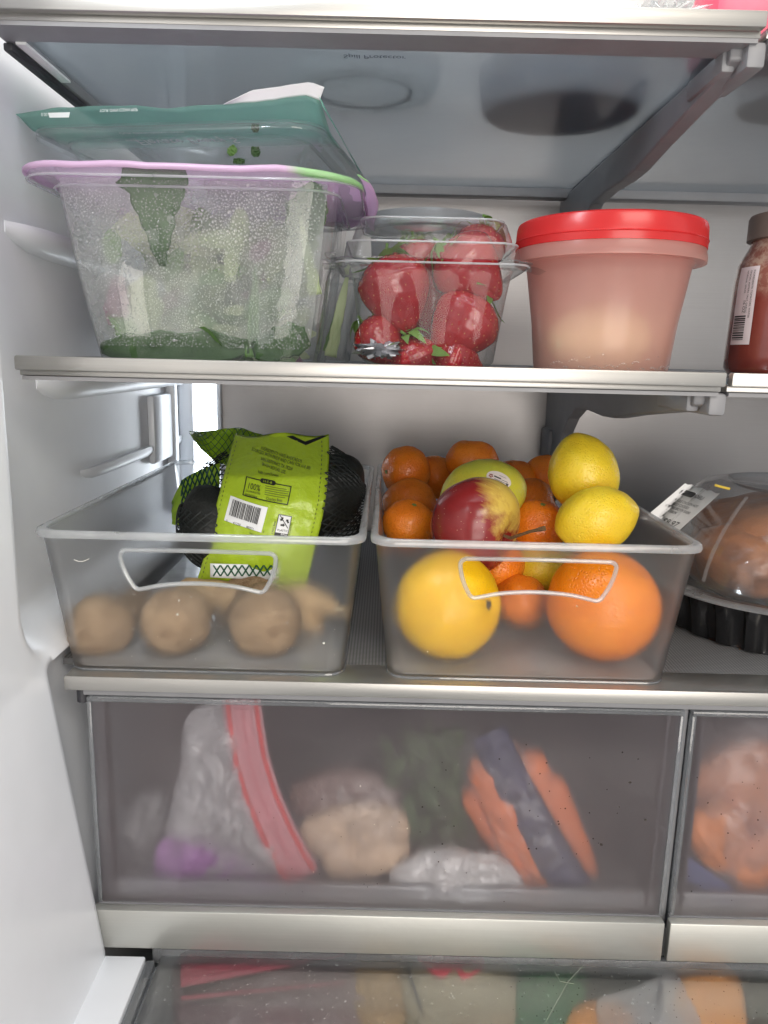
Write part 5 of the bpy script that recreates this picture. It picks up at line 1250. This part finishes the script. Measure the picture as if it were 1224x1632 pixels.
# right crisper
ob = thing('orange_bag', 'clear bag of orange vegetable pieces with a blue band corner', 'food bag', (.29, .52, DZ))
mk('bag_film', pillow([(1085, 1290), (1110, 1200), (1200, 1150), (1330, 1180), (1340, 1380), (1240, 1400), (1170, 1425), (1090, 1410)], .512, .022, .3, 35., 3.), M['bagfilm'], ob, ang=180)
thick(mk('printed_band', grid(lambda u, v: tuple(at(1082 + 85 * u - 10 * v * (1 - u), 1355 + 60 * u + (38 + 10 * u) * v - 10 * math.sin(u * 3) * v, .4905 + .002 * math.sin(u * 5))), 12, 8), m_plain('blue_band', (.075, .095, .20), .4, var=.2, vscale=60), ob, ang=180), .0003)
for k, (poly, Yy, lab_) in enumerate((([(1095, 1300), (1150, 1270), (1190, 1320), (1180, 1370), (1130, 1385), (1100, 1350)], .503, 'rounded orange piece above the blue band corner'), ([(1165, 1355), (1224, 1320), (1280, 1340), (1250, 1390), (1190, 1415), (1160, 1400)], .502, 'lower orange piece at the right crisper front'), ([(1100, 1230), (1200, 1180), (1290, 1220), (1280, 1310), (1190, 1325), (1105, 1300)], .520, 'large orange piece behind in the right crisper'))):
    tag(mk('orange_vegetable', pillow(poly, Yy, .011, .35, 50., k * 2. + 4), m_plain('orange_food', (.66, .24, .09), .45, var=.25, vscale=45, bump=.4, bscale=80) if k == 0 else bpy.data.materials['orange_food'], ang=180), lab_, 'vegetable', 'orange vegetables in the right crisper')

# ------------------------------------------------------------------ contents of the pantry drawer
ZP = -.448
rz = thing('zip_bag', 'wide zip bag with a dull red striped edge, beneath the clear lid', 'zip bag', (-.08, .45, -.47))
mk('bag_film', pillow([(290, 1520), (400, 1515), (560, 1515), (600, 1570), (590, 1660), (420, 1690), (300, 1670), (275, 1600)], ZP, .010, .3, 30., 1., flat=True), m_film('pinkish_bag', (.26, .18, .18), trans=.3, bump=.7, gloss=.2), rz, ang=180)
for k, (y0, y1, c_) in enumerate(((1520, 1532, (.36, .08, .10)), (1536, 1574, (.33, .035, .06)), (1588, 1594, (.36, .08, .10)))):
    thick(mk('zip_stripe', grid(lambda u, v: tuple(atz(288 + 262 * u, y0 + (y1 - y0) * v * (1 - .75 * u) - 22 * u * (k > 0), ZP + .0150 - .001 * u)), 20, 3), m_plain('dull_red_zip', c_, .45) if k != 2 else bpy.data.materials['dull_red_zip'], rz, ang=180), .0005)
tag(mk('bread_bag', pillow([(545, 1535), (600, 1515), (645, 1530), (650, 1600), (640, 1680), (560, 1680), (540, 1610)], ZP - .004, .012, .3, 35., 2., flat=True), m_plain('tan_bread', (.32, .20, .085), .5, var=.2, bump=.4), ang=180), 'tan bag between the red edged zip bag and yellowish bag', 'food bag')
yb = thing('yellow_bag', 'pale yellowish grainy bag under the lid with a red patch', 'food bag', (.05, .44, -.47))
mk('bag_film', pillow([(640, 1525), (720, 1515), (800, 1530), (830, 1590), (810, 1680), (680, 1690), (640, 1610)], ZP, .012, .3, 35., 6., flat=True), m_film('yellowish_bag', (.44, .37, .22), trans=.25, bump=.9, bscale=220, gloss=.25), yb, ang=180)
mk('red_patch', pillow([(665, 1527), (700, 1520), (765, 1524), (768, 1545), (738, 1562), (725, 1548), (700, 1558)], ZP + .013, .0015, .3, 40., 1., flat=True), m_plain('red_patch_print', (.60, .06, .08), .4), yb, ang=180)
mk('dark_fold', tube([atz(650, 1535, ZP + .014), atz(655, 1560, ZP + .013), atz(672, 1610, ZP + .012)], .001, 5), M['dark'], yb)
tag(mk('green_bag', pillow([(830, 1550), (880, 1522), (925, 1535), (935, 1590), (900, 1670), (820, 1680), (808, 1610)], ZP - .002, .012, .25, 35., 7., flat=True), m_film('green_bag_film', (.03, .19, .055), trans=.4, bump=.4, gloss=.2), ang=180), 'translucent green bag under the clear lid', 'bag')
ORG = m_plain('orange_produce', (.66, .27, .06), .5, var=.15, vscale=50, bump=.3, bscale=120)
tag(mk('orange_produce', pillow([(1075, 1560), (1110, 1535), (1160, 1545), (1185, 1590), (1180, 1670), (1090, 1670), (1060, 1620)], ZP, .014, .1, 30., 3., flat=True), ORG, ang=180), 'round orange produce at the lower right, half under white wrap', 'produce')
tag(mk('orange_produce', pillow([(900, 1625), (960, 1605), (1010, 1625), (1020, 1690), (900, 1690)], ZP - .002, .014, .1, 30., 5., flat=True), ORG, ang=180), 'round orange produce cut off by the bottom edge', 'produce')
tag(mk('white_wrap', pillow([(950, 1600), (1000, 1580), (1070, 1555), (1100, 1590), (1110, 1650), (980, 1670)], ZP + .012, .003, .8, 70., 9., flat=True), M['bagfilm2'], ang=180), 'crinkled whitish wrap across the orange produce', 'plastic wrap')
tag(mk('dark_greens', pillow([(940, 1535), (1080, 1525), (1224, 1535), (1300, 1600), (1250, 1700), (960, 1700), (930, 1600)], ZP - .022, .008, .4, 40., 5., flat=True), m_leaf('dark_green_veg', (.04, .06, .04), (.09, .11, .08)), ang=180), 'dark leafy layer beneath the orange produce', 'greens', kind='stuff')
mk('hair', tube([atz(930, 1538, ZL - .0025), atz(905, 1565, ZL - .0022), atz(880, 1610, ZL - .0025), atz(868, 1632, ZL - .0025)], .00014, 5), M['hair'], pd)
mk('hair', tube([atz(884, 1548, ZL - .0025), atz(893, 1564, ZL - .002), atz(915, 1568, ZL - .0025)], .00012, 5), M['hair'], pd)

rp = random.Random(77); pb = []
for _ in range(420):
    x_, y_ = rp.uniform(-.15, .27), rp.uniform(.38, .465); s_ = rp.uniform(.0003, .0008); n_ = 6
    v_ = [(x_ + s_ * math.cos(k * pi / 3), y_ + s_ * math.sin(k * pi / 3), ZL - .0029) for k in range(n_)] + [(x_, y_, ZL - .0029 + s_ * .7)]
    pb.append((v_, [(k, (k + 1) % n_, n_) for k in range(n_)]))
tag(mk('water_droplets', join(*pb), M['bead'], pd), kind='stuff')
pb = []
for _ in range(160):
    x_, y_ = rp.uniform(.09, .27), rp.uniform(.38, .465); s_ = rp.uniform(.0002, .0006)
    pb.append(([(x_ + s_ * math.cos(k * pi / 3 + 1) * rp.uniform(.5, 1.2), y_ + s_ * math.sin(k * pi / 3 + 1), ZL - .0028) for k in range(6)], [tuple(range(6))]))
tag(mk('crumbs', join(*pb), M['speck'], pd, smooth=False), kind='stuff')
